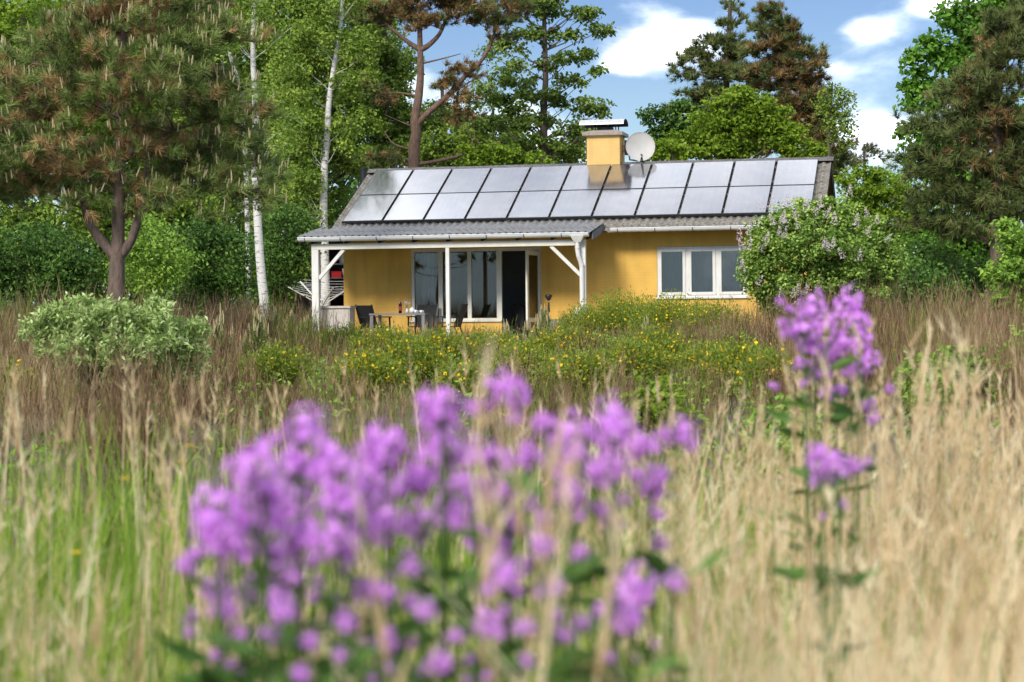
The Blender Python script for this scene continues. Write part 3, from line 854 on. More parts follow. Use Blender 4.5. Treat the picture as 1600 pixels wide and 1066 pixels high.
dd = 50.0
hub = P(503, 478, dd)
dry = thing('rotary_dryer', 'white rotary clothes dryer with open arms left of the porch', 'clothes dryer', (hub[0], dd, .42))
hz = hub[2] - .42
b = Buf(); b.tube([(0, 0, 0), (0, 0, hz + .15)], .025, 8); b.build('pole', M['steel'], dry)
tips = []
for u, v, dy in ((424, 434, -.25), (466, 437, .9), (560, 440, .5), (520, 450, -.9)):
    q = P(u, v, dd + dy); tp = np.array([q[0] - hub[0], dy, q[2] - .42]); tips.append(tp)
    b = Buf(); b.bar((0, 0, hz), tp, .028, .028); b.build('arm', M['white'], dry)
    b = Buf(); b.bar((0, 0, hz + .14), tp * .45 + np.array([0, 0, hz]) * .55, .018, .018); b.build('strut', M['white'], dry)
for i in range(4):
    b = Buf(); a_, c_ = tips[i], tips[(i + 1) % 4]; h0 = np.array([0, 0, hz])
    for k in range(1, 7):
        f_ = .35 + .65 * k / 6
        b.tube([h0 + (a_ - h0) * f_, (h0 + (a_ - h0) * f_ + h0 + (c_ - h0) * f_) / 2 - np.array([0, 0, .02]), h0 + (c_ - h0) * f_], .003, 4)
    b.build('line_cords', M['zinc'], dry)

q = P(567, 262, 51.5)
t = thing('flue_pipe', 'black metal flue pipe beside the left end of the roof ridge', 'flue', (q[0], 51.5, .40))
b = Buf(); b.tube([(0, 0, 0), (0, 0, q[2] - .40 - .06)], .085, 12); b.build('pipe', M['black'], t)
b = Buf(); b.tube([(0, 0, q[2] - .46), (0, 0, q[2] - .40)], .105, 12); b.build('pipe_cap', M['black'], t)


# ------------------------------------------------------------------ vegetation tools
def unit(v):
    return v / (np.linalg.norm(v, axis=-1, keepdims=True) + 1e-9)


def leaves(b, rg, pos, L, W, mat=0, tint=None, up=.9, out=None, axis=None):
    n = len(pos)
    nrm = unit(rg.normal(0, 1, (n, 3)) * .8 + np.array([0, 0, up]) + (0 if out is None else out))
    a = unit(np.cross(nrm, rg.normal(0, 1, (n, 3)))) if axis is None else unit(axis)
    s = unit(np.cross(a, nrm))
    L = L * rg.uniform(.7, 1.25, (n, 1)); W = W * rg.uniform(.7, 1.2, (n, 1))
    fold = nrm * W * .22
    v = np.stack([pos, pos + a * L * .45 + s * W * .5 + fold, pos + a * L, pos + a * L * .45 - s * W * .5 + fold], 1).reshape(-1, 3)
    f = np.arange(n * 4).reshape(-1, 4)
    if tint is None: tint = rg.random(n)
    b.add(v, f, mat, np.clip(tint, 0, 1))


def ribbons(b, rg, root, vec, bend, width, K=3, mat=0, tint=.5, p=1.5, belly=None):
    n = len(root)
    an = rg.random(n) * math.pi
    side = np.stack([np.cos(an), np.sin(an), np.zeros(n)], 1)
    t = np.linspace(0, 1, K + 1)
    c = root[:, None] + vec[:, None] * t[None, :, None] + bend[:, None] * (t ** 2)[None, :, None]
    wt_ = (1 - .93 * t ** p) if belly is None else belly
    wd = np.asarray(width).reshape(-1, 1) * wt_[None]
    v = np.stack([c - side[:, None] * wd[..., None] / 2, c + side[:, None] * wd[..., None] / 2], 2).reshape(-1, 3)
    base = (np.arange(n) * (K + 1) * 2)[:, None] + np.arange(K)[None] * 2
    f = np.stack([base, base + 1, base + 3, base + 2], -1).reshape(-1, 4)
    b.add(v, f, mat if np.ndim(mat) == 0 else np.repeat(mat, K), np.repeat(np.broadcast_to(tint, (n,)), K))


def ball(rg, n, k=.45):
    return unit(rg.normal(0, 1, (n, 3))) * (rg.random((n, 1)) ** k)


def blob_clumps(rg, blobs, d, per, dscale=1.0):
    """sub-clump centres inside ellipsoids given as photo pixels at depth d"""
    out = []
    for bl in blobs:
        u, v, ru, rv = bl[:4]; dd_ = d + (bl[4] if len(bl) > 4 else 0)
        c = P(u, v, dd_); rx, rz = ru * dd_ / F_PX, rv * dd_ / F_PX
        ry = dscale * math.sqrt(rx * rz)
        n = max(3, int(per * (rx * rz + rx * ry + ry * rz) / 3 * 4))
        out.append(c + ball(rg, n, .4) * np.array([rx, ry, rz]))
    return np.concatenate(out)


def limbs(b, rg, trunk, cl, mat=0, r0=.035, every=1, keep=.6, near=False):
    """branches from the trunk polyline to clump centres"""
    trunk = np.asarray(trunk)
    for c in cl[::every]:
        if rg.random() > keep: continue
        dz = trunk[:, 2]
        cand = trunk[dz < c[2] - .15]
        if len(cand) == 0: cand = trunk[:1]
        h = np.linalg.norm((cand - c)[:, :2], axis=1) * .7
        i = int(np.argmin(np.abs((c[2] - cand[:, 2]) - h) + h * .3))
        if near:
            i = int(np.argmin(np.linalg.norm(trunk - c, axis=1) + 2 * np.maximum(0, trunk[:, 2] - c[2] + .1))); cand = trunk
        a = cand[i]; L = np.linalg.norm(c - a)
        m1 = a + (c - a) * .35 + np.array([0, 0, -.02 * L]) + rg.normal(0, .05 * L, 3)
        m2 = a + (c - a) * .7 + np.array([0, 0, .05 * L]) + rg.normal(0, .05 * L, 3)
        rr = r0 * min(1.5, .4 + L * .25)
        b.tube([a, m1, m2, c], [rr, rr * .7, rr * .45, rr * .2], 4, mat)


def spline(pts, n):
    pts = np.asarray(pts, float); k = len(pts)
    t = np.linspace(0, k - 1, n); i = np.clip(t.astype(int), 0, k - 2); f = (t - i)[:, None]
    p0, p1, p2, p3 = pts[np.clip(i - 1, 0, k - 1)], pts[i], pts[i + 1], pts[np.clip(i + 2, 0, k - 1)]
    return .5 * (2 * p1 + (p2 - p0) * f + (2 * p0 - 5 * p1 + 4 * p2 - p3) * f ** 2 + (3 * p1 - p0 - 3 * p2 + p3) * f ** 3)


def trunk_px(pts, d, ground=True, n=18):
    q = [P(u, v, d + (r[0] if r else 0)) for u, v, *r in pts]
    if ground:
        g = q[-1].copy(); g[2] = float(gh(g[0], g[1])) - .1
        if g[2] < q[-1][2] - .05: q.append(g)
    return spline(q[::-1], n)                      # from the base up


def leafy(name, label, cat, seed, d, trunk, r0, blobs, leafm, barkm, per=14, nl=34, L=.09, W=.06, rad=.3, dscale=1.0, droop=0., group=None, lim=.55, extra=None, tspread=.35, up=.9):
    rg = np.random.default_rng(seed)
    tp = trunk_px(trunk, d)
    base = tp[0].copy()
    t = thing(name, label, cat, base, 0, group)
    cl = blob_clumps(rg, blobs, d, per, dscale)
    tb = Buf(); h = np.linspace(0, 1, len(tp))
    tb.tube(tp - base, r0 * (1.12 - .85 * h) + .012 + .35 * r0 * np.exp(-h * 30), 9)
    limbs(tb, rg, tp - base, cl - base, 0, min(.035, r0 * .22), keep=lim * .6)
    if extra is not None: extra(tb, base)
    tb.build('trunk', barkm, t, True)
    cb = Buf()
    n = np.maximum(4, rg.poisson(nl * 1.5, len(cl)))
    rr = np.repeat(rad * rg.uniform(.55, 1.25, len(cl)), n)[:, None]
    cc = np.repeat(cl, n, axis=0)
    off = ball(rg, len(cc), .5) * rr * np.array([1.15, 1.15, .75])
    if droop: off[:, 2] -= rg.random(len(cc)) ** 1.5 * droop
    ti = np.repeat(rg.normal(.5, .14, len(cl)), n) + rg.normal(0, tspread * .6, len(cc))
    leaves(cb, rg, cc + off - base, L * 1.3, W * 1.3, 0, ti, up, out=off / (rr + .01) * .6)
    cb.build('crown', leafm, t)
    return t


def needles(b, rg, c, ax, n, L, w, spread, mats, tint, slen):
    """n needles per shoot; c, ax: (S,3)"""
    s = len(c)
    C = np.repeat(c, n, 0); A = np.repeat(ax, n, 0)
    per = unit(np.cross(A, rg.normal(0, 1, (s * n, 3))))
    ang = rg.uniform(*spread, (s * n, 1))
    dr = A * np.cos(ang) + per * np.sin(ang)
    st = C + A * rg.random((s * n, 1)) * slen
    ln = L * rg.uniform(.7, 1.15, (s * n, 1))
    sd = unit(np.cross(dr, rg.normal(0, 1, (s * n, 3)))) * w / 2
    v = np.stack([st - sd, st + sd, st + dr * ln], 1).reshape(-1, 3)
    f = np.arange(s * n * 3).reshape(-1, 3)
    b.add(v, f, np.repeat(mats, n), np.clip(np.repeat(tint, n) + rg.normal(0, .16, s * n), 0, 1))


def pine(name, label, seed, d, trunk, r0, blobs, barkm, per=30, nn=26, L=.14, w=.016, dry=.3, mats=None, candles=0., slen=.12, extra_limbs=(), group=None, dscale=1., lim=.5, upb=.5, cl_len=.12):
    rg = np.random.default_rng(seed)
    tp = trunk_px(trunk, d); base = tp[0].copy()
    t = thing(name, label, 'tree', base, 0, group)
    boughs = blob_clumps(rg, blobs, d, per / 11., dscale)
    nb = rg.integers(6, 17, len(boughs)); br_ = (.40 if d < 35 else .55) * rg.uniform(.6, 1.3, len(boughs))
    bi = np.repeat(np.arange(len(boughs)), nb)
    cl = boughs[bi] + ball(rg, len(bi), .5) * br_[bi][:, None] * np.array([1.0, 1.0, .36])
    tb = Buf(); h = np.linspace(0, 1, len(tp))
    tb.tube(tp - base, r0 * (1.05 - .75 * h) + .012, 10)
    for pts, ra, rb_ in extra_limbs:
        q = spline([P(u, v, d + (e[0] if e else 0)) for u, v, *e in pts], 12) - base
        tb.tube(q, np.linspace(ra, rb_, 12), 7)
    sk = [tp] + [spline([P(u, v, d + (e[0] if e else 0)) for u, v, *e in pts], 12) for pts, a_, b_ in extra_limbs]
    limbs(tb, rg, np.concatenate(sk) - base, boughs - base, 0, .024 if d < 35 else .03, keep=min(1., lim * 1.5), near=True)
    for i_, c_ in enumerate(cl):
        if rg.random() < .45: tb.tube([boughs[bi[i_]] - base, c_ - base], [.007, .003], 3)
    tb.build('trunk', barkm, t, True)
    cb = Buf()
    ctr = np.array([np.mean(cl[:, 0]), np.mean(cl[:, 1]), np.mean(cl[:, 2])])
    rel = cl - ctr; rel[:, 2] *= .5
    ax = unit(unit(rel) * .7 + rg.normal(0, .45, cl.shape) + np.array([0, 0, upb]))
    # dry brown needles sit inside and low in the crown
    dist = np.linalg.norm(rel, axis=1) / (np.percentile(np.linalg.norm(rel, axis=1), 90) + 1e-6)
    bd = rg.random(len(boughs))[bi]
    isdry = (.55 * bd + .45 * rg.random(len(cl))) < np.clip(dry + (.75 - dist) * .5, 0, .95)
    ti = rg.normal(.5, .13, len(boughs))[bi] + rg.normal(0, .14, len(cl))
    for q_, f_ in enumerate((.7, 1.0, 1.3)):
        k_ = np.arange(len(cl)) % 3 == q_
        needles(cb, rg, cl[k_] - base, ax[k_], int(nn * f_), L * f_, w, (.3, 1.3), isdry[k_].astype(int), ti[k_], slen * f_)
    if candles:
        k = np.where((~isdry) & (rg.random(len(cl)) < candles))[0]
        for i in k:
            for _ in range(rg.integers(1, 4)):
                a = cl[i] - base + ax[i] * slen + rg.normal(0, .03, 3)
                up = unit(np.array([rg.normal(0, .12), rg.normal(0, .12), 1.0]) + ax[i] * .2)
                ln = cl_len * rg.uniform(.6, 1.3)
                cb.tube([a, a + up * ln * .6, a + up * ln], [.009, .010, .004], 4, 2, rg.random())
    cb.build('crown', (mats or [G['needle'], G['needle_dry']]) + [G['candle']], t)
    return t

# ------------------------------------------------------------------ trees
NEAR = [G['needle'], G['needle_dry']]
FAR = [G['needle_far'], G['needle_rust']]
# the big pine on the left
pine('pine_tree', 'broad bushy pine with forked trunk and pale upright candles at the left edge', 11, 28.0,
     [(195, -110), (192, 60), (188, 200), (186, 300), (184, 370), (183, 400), (182, 440), (181, 475)], .125,
     [(200, -90, 110, 60), (205, 20, 140, 60), (90, 90, 80, 60), (310, 80, 75, 70), (200, 140, 130, 70, -.5), (30, 170, 90, 60), (350, 180, 60, 60),
      (60, 240, 100, 55, -.4), (200, 250, 140, 50), (330, 250, 80, 50), (20, 300, 60, 35), (345, 315, 75, 22), (405, 285, 25, 28), (120, 300, 70, 32), (230, 310, 60, 22), (-60, 230, 80, 80)],
     M['bark_pine'], per=135, nn=62, L=.15, w=.0085, dry=.26, mats=NEAR, candles=.36, slen=.15,
     extra_limbs=[([(183, 405), (165, 385), (140, 350), (130, 305), (133, 260)], .085, .05), ([(183, 405), (203, 378), (216, 340), (228, 300), (232, 230)], .08, .045),
                  ([(232, 280), (280, 286), (340, 296), (420, 300)], .035, .012), ([(190, 250), (250, 210), (320, 190)], .05, .015), ([(140, 300), (90, 280), (30, 270)], .05, .015),
                  ([(192, 120), (260, 100), (330, 70)], .05, .015), ([(192, 140), (120, 110), (50, 100)], .05, .015)], lim=.35, upb=.75, cl_len=.13)
# reddish Scots pine behind the roof
pine('pine_tree', 'tall pine with reddish trunk and rust brown crown behind the left half of the roof', 12, 57.0,
     [(655, 20), (656, 75), (657, 112), (654, 150), (648, 187), (650, 210), (646, 259)], .18,
     [(590, 30, 40, 16), (625, 12, 45, 18), (680, -5, 60, 25), (660, 35, 30, 14), (735, 15, 50, 20), (770, 35, 35, 15), (800, 15, 30, 14), (775, 62, 25, 10), (560, 15, 25, 14), (730, 110, 22, 7),
      (690, 130, 20, 9), (715, 180, 25, 10), (610, 150, 25, 10), (600, 245, 40, 10), (720, 150, 12, 6), (560, 135, 22, 9)],
     M['bark_red'], per=110, nn=32, L=.2, w=.026, dry=.5, mats=FAR,
     extra_limbs=[([(650, 195), (669, 176), (699, 150), (725, 120), (747, 101), (766, 71), (775, 40)], .11, .035), ([(656, 78), (639, 67), (620, 52), (600, 35)], .09, .03), ([(656, 78), (669, 71), (687, 52), (700, 20)], .10, .04),
                  ([(648, 258), (706, 247), (744, 232), (781, 221)], .06, .02), ([(652, 150), (620, 145), (590, 146), (565, 143)], .04, .012), ([(650, 200), (625, 190), (602, 180)], .03, .01), ([(700, 150), (730, 130), (757, 118)], .04, .012),
                  ([(656, 100), (690, 92), (720, 84)], .035, .01), ([(646, 235), (615, 225), (600, 205)], .04, .012)], lim=.5, upb=.6)
# two conifers behind the right half of the roof
pine('pine_tree', 'slim topped dark conifer standing against the cloud right of the dish', 13, 78.0,
     [(1141, 0), (1138, 60), (1135, 120), (1132, 200), (1130, 260)], .2,
     [(1140, 15, 10, 18), (1138, 42, 16, 14), (1128, 70, 32, 14), (1100, 92, 35, 12), (1150, 85, 30, 14), (1085, 118, 30, 12), (1130, 115, 40, 16), (1165, 120, 25, 20), (1100, 150, 45, 14), (1140, 155, 45, 20), (1075, 170, 20, 10), (1110, 190, 45, 18), (1150, 200, 40, 20)],
     M['bark'], per=80, nn=30, L=.26, w=.036, dry=.12, mats=FAR, group='conifers behind the roof')
pine('pine_tree', 'wide brownish conifer with rounded top behind the right end of the roof', 14, 74.0,
     [(1218, 20), (1224, 80), (1230, 150), (1235, 260)], .25,
     [(1212, 25, 26, 16), (1190, 45, 16, 14), (1230, 45, 28, 18), (1200, 75, 38, 22), (1240, 80, 38, 22), (1265, 92, 20, 10), (1200, 115, 45, 28), (1250, 120, 45, 28), (1210, 165, 50, 30), (1265, 165, 45, 30), (1225, 210, 55, 30), (1285, 205, 40, 28), (1305, 240, 32, 28), (1180, 210, 30, 30), (1270, 255, 50, 25)],
     M['bark'], per=80, nn=30, L=.26, w=.036, dry=.5, mats=FAR, group='conifers behind the roof')
# dark pine at the right edge
pine('pine_tree', 'dark brownish pine with bare trunk at the right edge', 15, 44.0,
     [(1560, 40), (1560, 150), (1558, 260), (1556, 340), (1558, 420), (1560, 470)], .19,
     [(1575, 45, 35, 30), (1600, 90, 60, 40), (1530, 100, 35, 22), (1560, 140, 60, 30), (1500, 160, 40, 22), (1480, 205, 50, 24), (1550, 200, 60, 35), (1610, 200, 50, 50), (1450, 255, 35, 25), (1520, 255, 60, 30), (1590, 270, 50, 35), (1470, 305, 45, 25), (1530, 310, 40, 20),
      (1500, 350, 45, 20), (1450, 345, 28, 18), (1590, 330, 35, 22), (1620, 20, 40, 40)],
     M['bark_pine'], per=130, nn=34, L=.2, w=.022, dry=.14, mats=FAR, lim=.6,
     extra_limbs=[([(1557, 280), (1530, 240), (1500, 215), (1470, 200)], .06, .02), ([(1558, 330), (1520, 310), (1480, 320)], .05, .015), ([(1558, 200), (1580, 160), (1600, 130)], .06, .02)])
pine('pine_tree', 'small sparse pine in the gap right of the roof, far behind the lilac', 16, 82.0, [(1350, 225), (1350, 260), (1350, 330)], .1,
     [(1352, 232, 22, 5), (1335, 250, 20, 8), (1365, 243, 14, 5)], M['bark'], per=22, nn=18, L=.2, w=.03, dry=.2, mats=FAR)

# birches and the leafy wood on the left
leafy('birch_tree', 'birch with straight white trunk between the big pine and the porch', 'tree', 21, 40.0,
      [(396, -40), (397, 0), (395, 56), (395, 98), (399, 180), (397, 248), (399, 285), (402, 344), (407, 423), (413, 481)], .085,
      [(380, -10, 70, 30), (430, 30, 40, 30), (440, 90, 35, 35), (425, 150, 30, 30), (360, 60, 30, 30), (440, 210, 30, 30), (370, 0, 40, 20, 1.5)],
      G['birch'], M['birch'], per=10, nl=42, L=.062, W=.048, rad=.26, droop=.25, lim=.5)
leafy('birch_tree', 'slender birch with crooked mottled trunk just left of the roof', 'tree', 22, 52.0,
      [(536, -40), (534, 22), (524, 86), (519, 120), (513, 165), (511, 210), (506, 270), (505, 340), (507, 400), (508, 470)], .11,
      [(520, 0, 60, 30), (480, 50, 45, 35), (560, 60, 35, 30), (470, 120, 40, 40), (545, 130, 30, 35), (470, 200, 40, 45), (545, 205, 25, 30), (480, 275, 40, 35), (470, 325, 35, 30)],
      G['birch'], M['birch'], per=11, nl=44, L=.08, W=.06, rad=.32, droop=.3, lim=.5)
leafy('birch_tree', 'thin leaning birch with white trunk behind the right side of the big pine', 'tree', 23, 46.0,
      [(354, -30), (354, 14), (356, 76), (374, 135), (380, 200), (384, 262), (386, 330), (388, 420)], .06,
      [(330, 0, 40, 30), (340, 60, 30, 30), (400, 130, 28, 35), (430, 180, 30, 40), (420, 260, 30, 30)],
      G['birch'], M['birch'], per=9, nl=40, L=.07, W=.052, rad=.28, droop=.25)
WOOD = 'leafy trees of the wood behind the house'
for i, (lab, d, tr, r0, bl, lm, nm) in enumerate((
    ('bright leafy tree at the upper left corner behind the pine', 50, [(30, -20), (35, 120), (30, 300), (30, 440)], .16,
     [(20, 20, 80, 50), (60, 90, 80, 60), (0, 150, 70, 70), (80, 200, 60, 60), (10, 250, 60, 50)], 'fresh', 'leafy_tree'),
    ('mid green tree seen through the middle of the big pine', 54, [(210, -40), (215, 150), (212, 430)], .17,
     [(200, 0, 90, 60), (260, 90, 90, 70), (180, 170, 80, 70), (260, 250, 80, 70), (200, 330, 70, 60), (300, 330, 60, 60)], 'birch', 'leafy_tree'),
    ('light green tree between the pine and the white birch', 56, [(320, -40), (325, 150), (330, 440)], .16,
     [(330, 10, 70, 60), (390, 60, 60, 60), (340, 140, 60, 60), (400, 190, 60, 60), (350, 250, 50, 50), (420, 290, 55, 50)], 'birch', 'leafy_tree'),
    ('dense green tree behind the crooked birch', 62, [(470, -40), (470, 150), (468, 440)], .2,
     [(440, 0, 80, 60), (520, 20, 80, 60), (460, 100, 80, 70), (540, 120, 60, 70), (470, 210, 80, 70), (550, 220, 60, 60), (470, 310, 70, 60)], 'birch', 'leafy_tree'),
    ('tree with drooping sprays between the crooked birch and the red pine', 64, [(600, 0), (602, 120), (600, 290)], .17,
     [(580, 60, 50, 45), (610, 110, 45, 45), (575, 170, 50, 50), (620, 190, 40, 45), (590, 240, 50, 35)], 'aspen', 'leafy_tree'),
    ('tall green tree close behind the left boughs of the red pine', 70, [(585, -20), (588, 120), (586, 300)], .16,
     [(580, 15, 45, 30), (560, 70, 40, 40), (605, 85, 38, 36), (575, 140, 45, 35), (620, 150, 26, 26), (690, 175, 30, 22), (600, 20, 50, 26)], 'birch', 'leafy_tree'),
    ('pale green tree closing the gaps high in the big pine', 64, [(110, -40), (115, 150), (110, 430)], .17,
     [(60, 20, 80, 50), (140, 60, 80, 60), (90, 130, 90, 60), (200, 130, 80, 60), (300, 60, 70, 60), (130, 220, 90, 60), (300, 180, 60, 60)], 'birch', 'leafy_tree'),
    ('olive green tree behind the red pine trunk', 66, [(690, 130), (692, 200), (690, 300)], .14,
     [(680, 190, 40, 30), (720, 220, 40, 28), (640, 210, 40, 40), (700, 245, 50, 22)], 'aspen', 'leafy_tree'))):
    leafy(nm, lab, 'tree', 31 + i, float(d), tr, r0, bl, G[lm], M['bark'], per=11, nl=40, L=.105, W=.075, rad=.36, droop=.2, lim=.4, group=WOOD)
for i, (lab, d, u, bl, lm) in enumerate((
    ('mid green tree filling the gap at the far left below the pine boughs', 50, 60, [(20, 340, 60, 40), (90, 350, 60, 40), (50, 400, 80, 50), (-20, 380, 60, 60)], 'birch'),
    ('shaded green tree behind the pine trunk', 52, 170, [(150, 340, 60, 40), (210, 350, 60, 40), (170, 410, 80, 50)], 'birch'),
    ('green tree behind the white birch foot', 53, 350, [(290, 330, 60, 40), (360, 340, 60, 45), (420, 350, 50, 45), (330, 410, 80, 50), (420, 420, 60, 50)], 'birch'),
    ('leafy tree low behind the red pine, over the roof ridge', 63, 690, [(620, 235, 45, 25), (680, 225, 45, 28), (740, 215, 40, 28), (700, 250, 60, 18), (790, 225, 40, 25)], 'birch'),
    ('loose tree between the red pine and the airy tree', 65, 770, [(755, 150, 30, 26), (790, 110, 30, 22), (740, 190, 35, 25), (800, 180, 35, 25), (770, 70, 26, 16)], 'aspen'),
    ('green tree far behind the chimney foot', 66, 890, [(870, 235, 40, 22), (930, 245, 30, 14), (900, 215, 30, 16), (840, 245, 40, 14)], 'birch'),
    ('green tree behind the roof end and the lilac', 62, 1400, [(1345, 330, 40, 35), (1400, 290, 30, 25), (1430, 330, 40, 45), (1390, 380, 60, 40)], 'maple'))):
    leafy('leafy_tree', lab, 'tree', 131 + i, float(d), [(u, bl[0][1]), (u, 300 if d > 60 else 450)], .1, bl, G[lm], M['bark'], per=11, nl=36, L=.10, W=.072, rad=.34, droop=.2, lim=.4, group=WOOD)
# airy tree left of the chimney
leafy('airy_tree', 'airy tree with open layered sprays left of the chimney', 'tree', 41, 60.0, [(848, -40), (850, 37), (852, 124), (849, 176), (850, 280)], .13,
      [(800, -5, 50, 16), (850, 5, 50, 22), (905, 20, 40, 12), (930, 48, 30, 8), (885, 52, 35, 9), (840, 55, 35, 14), (905, 88, 40, 9), (935, 112, 14, 7), (800, 75, 26, 10), (860, 100, 35, 12), (810, 130, 35, 12), (900, 128, 35, 9),
       (845, 150, 45, 14), (905, 165, 45, 12), (790, 165, 30, 12), (770, 195, 35, 12), (840, 190, 50, 14), (900, 205, 45, 14), (820, 225, 50, 14), (885, 240, 40, 12), (940, 175, 12, 8), (770, 235, 25, 10)],
      G['aspen'], M['bark'], per=13, nl=26, L=.115, W=.085, rad=.26, dscale=1.2, lim=.55)
leafy('fresh_tree', 'yellow green bush peeping over the roof ridge left of the chimney', 'tree', 42, 55.0, [(770, 230), (770, 300)], .07,
      [(745, 240, 35, 14), (790, 238, 35, 18), (830, 250, 30, 10), (770, 255, 50, 12)], G['fresh'], M['bark'], per=20, nl=34, L=.09, W=.07, rad=.22)
# behind the right half of the roof
leafy('fresh_tree', 'large bright green tree rising over the ridge right of the dish', 'tree', 43, 58.0, [(1150, 150), (1150, 200), (1152, 300)], .15,
      [(1150, 165, 45, 25), (1200, 170, 35, 20), (1110, 195, 45, 25), (1180, 205, 60, 30), (1080, 225, 40, 22), (1140, 232, 60, 20), (1230, 215, 40, 22), (1250, 238, 45, 14), (1040, 238, 35, 12), (1170, 150, 18, 16)],
      G['fresh'], M['bark'], per=15, nl=34, L=.11, W=.085, rad=.3)
leafy('fresh_tree', 'yellow green tree top directly right of the satellite dish', 'tree', 44, 55.0, [(1050, 230), (1050, 300)], .08,
      [(1045, 232, 30, 14), (1020, 245, 25, 8), (1080, 240, 30, 10)], G['fresh'], M['bark'], per=18, nl=34, L=.1, W=.08, rad=.22)
leafy('dark_tree', 'small dark tree with ragged outline above the satellite dish', 'tree', 45, 72.0, [(1045, 165), (1045, 220), (1045, 300)], .12,
      [(1040, 178, 26, 14), (1060, 195, 28, 16), (1025, 200, 20, 14), (1060, 170, 22, 10), (1045, 215, 40, 12), (1010, 182, 12, 8), (1085, 185, 20, 20)], G['dark'], M['bark'], per=15, nl=26, L=.13, W=.095, rad=.28)
leafy('weeping_birch', 'weeping birch with hanging sprays at the right of the conifers', 'tree', 46, 70.0, [(1300, 130), (1295, 200), (1295, 300)], .1,
      [(1305, 135, 20, 12), (1325, 150, 14, 14), (1290, 150, 18, 14), (1332, 180, 8, 16), (1310, 170, 16, 14), (1320, 200, 10, 10), (1295, 185, 14, 14)], G['birch'], M['bark'], per=13, nl=30, L=.1, W=.07, rad=.22, droop=.9)
leafy('maple_tree', 'tall fresh green maple behind the dark pine at the right', 'tree', 47, 56.0, [(1510, -20), (1505, 120), (1500, 300), (1500, 440)], .2,
      [(1560, 10, 50, 30), (1500, 30, 40, 22), (1540, 60, 60, 30), (1460, 70, 30, 16), (1440, 100, 30, 18), (1500, 95, 45, 25), (1425, 132, 24, 14), (1470, 140, 45, 22), (1440, 165, 30, 14), (1510, 160, 50, 30), (1425, 205, 22, 10), (1460, 210, 35, 18),
       (1590, 40, 40, 40), (1510, 220, 50, 30), (1450, 240, 40, 20), (1560, 300, 50, 60), (1480, 300, 50, 50), (1590, 200, 40, 60), (1480, 370, 60, 50), (1560, 390, 60, 50)],
      G['maple'], M['bark'], per=10, nl=34, L=.15, W=.12, rad=.36, lim=.45)
leafy('fresh_tree', 'yellow green tree between the roof end and the right pine', 'tree', 48, 52.0, [(1370, 290), (1370, 350), (1372, 440)], .1,
      [(1350, 275, 30, 16), (1380, 285, 35, 20), (1410, 310, 28, 22), (1350, 310, 40, 25), (1390, 340, 45, 25), (1340, 340, 30, 25), (1420, 350, 24, 20), (1370, 380, 50, 25), (1320, 280, 20, 16)],
      G['fresh'], M['bark'], per=17, nl=36, L=.085, W=.065, rad=.26)

# shrubs at the foot of the wood
UND = 'dark shrubs at the foot of the wood'
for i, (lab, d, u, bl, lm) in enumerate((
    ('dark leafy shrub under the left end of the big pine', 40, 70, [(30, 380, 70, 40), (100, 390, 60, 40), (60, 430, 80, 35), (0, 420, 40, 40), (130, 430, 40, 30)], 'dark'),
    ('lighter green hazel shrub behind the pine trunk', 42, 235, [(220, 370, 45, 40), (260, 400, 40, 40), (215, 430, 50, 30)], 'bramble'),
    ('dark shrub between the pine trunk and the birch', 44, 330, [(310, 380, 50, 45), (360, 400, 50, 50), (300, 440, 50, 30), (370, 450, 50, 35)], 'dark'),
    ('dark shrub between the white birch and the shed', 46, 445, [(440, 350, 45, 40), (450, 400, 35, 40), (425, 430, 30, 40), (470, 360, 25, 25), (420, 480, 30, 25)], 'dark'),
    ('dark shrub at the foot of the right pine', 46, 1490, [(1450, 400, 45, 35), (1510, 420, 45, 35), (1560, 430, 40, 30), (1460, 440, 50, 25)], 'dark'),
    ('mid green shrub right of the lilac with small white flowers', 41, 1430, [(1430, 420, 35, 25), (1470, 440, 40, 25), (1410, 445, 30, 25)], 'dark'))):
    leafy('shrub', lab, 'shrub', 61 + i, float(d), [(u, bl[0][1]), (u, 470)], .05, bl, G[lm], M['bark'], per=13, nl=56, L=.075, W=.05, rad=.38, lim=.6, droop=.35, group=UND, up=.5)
leafy('leafy_bush', 'bright green bush cut by the right edge below the dark pine', 'bush', 71, 30.0, [(1600, 380), (1600, 480)], .05,
      [(1585, 360, 30, 20), (1610, 400, 50, 40), (1580, 430, 35, 30), (1600, 470, 50, 30)], G['bramble'], M['bark'], per=30, nl=40, L=.075, W=.05, rad=.22)

# far wood behind everything: closes the gaps near the ground
rgw = np.random.default_rng(77)
fw = Buf()
n = 1500
x = rgw.uniform(-38, 34, n) * np.where(rgw.random(n) < .5, 1, .5) - np.where(rgw.random(n) < .4, 8, 0); y = 88 + rgw.uniform(-6, 8, n); top = 3.6 + 1.6 * np.sin(x * .35) + 1.2 * np.sin(x * .13 + 2) + 12 * sstep(-6, -9, x)
z = .4 + rgw.random(n) * np.maximum(top, 1.8)
c = np.concatenate([np.stack([x, y, z], 1), np.stack([rgw.uniform(-48, 48, 900), rgw.uniform(72, 84, 900), .2 + 3.2 * rgw.random(900)], 1)]); n = len(c); k = 28
pos = np.repeat(c, k, 0) + ball(rgw, n * k, .5) * np.array([1.2, 1.2, .9])
leaves(fw, rgw, pos, .44, .33, 0, np.repeat(rgw.normal(.4, .15, n), k) + rgw.normal(0, .2, n * k))
tag(fw.build('far_wood', G['dark']), 'far green wood seen through gaps behind the nearer trees', kind='stuff')

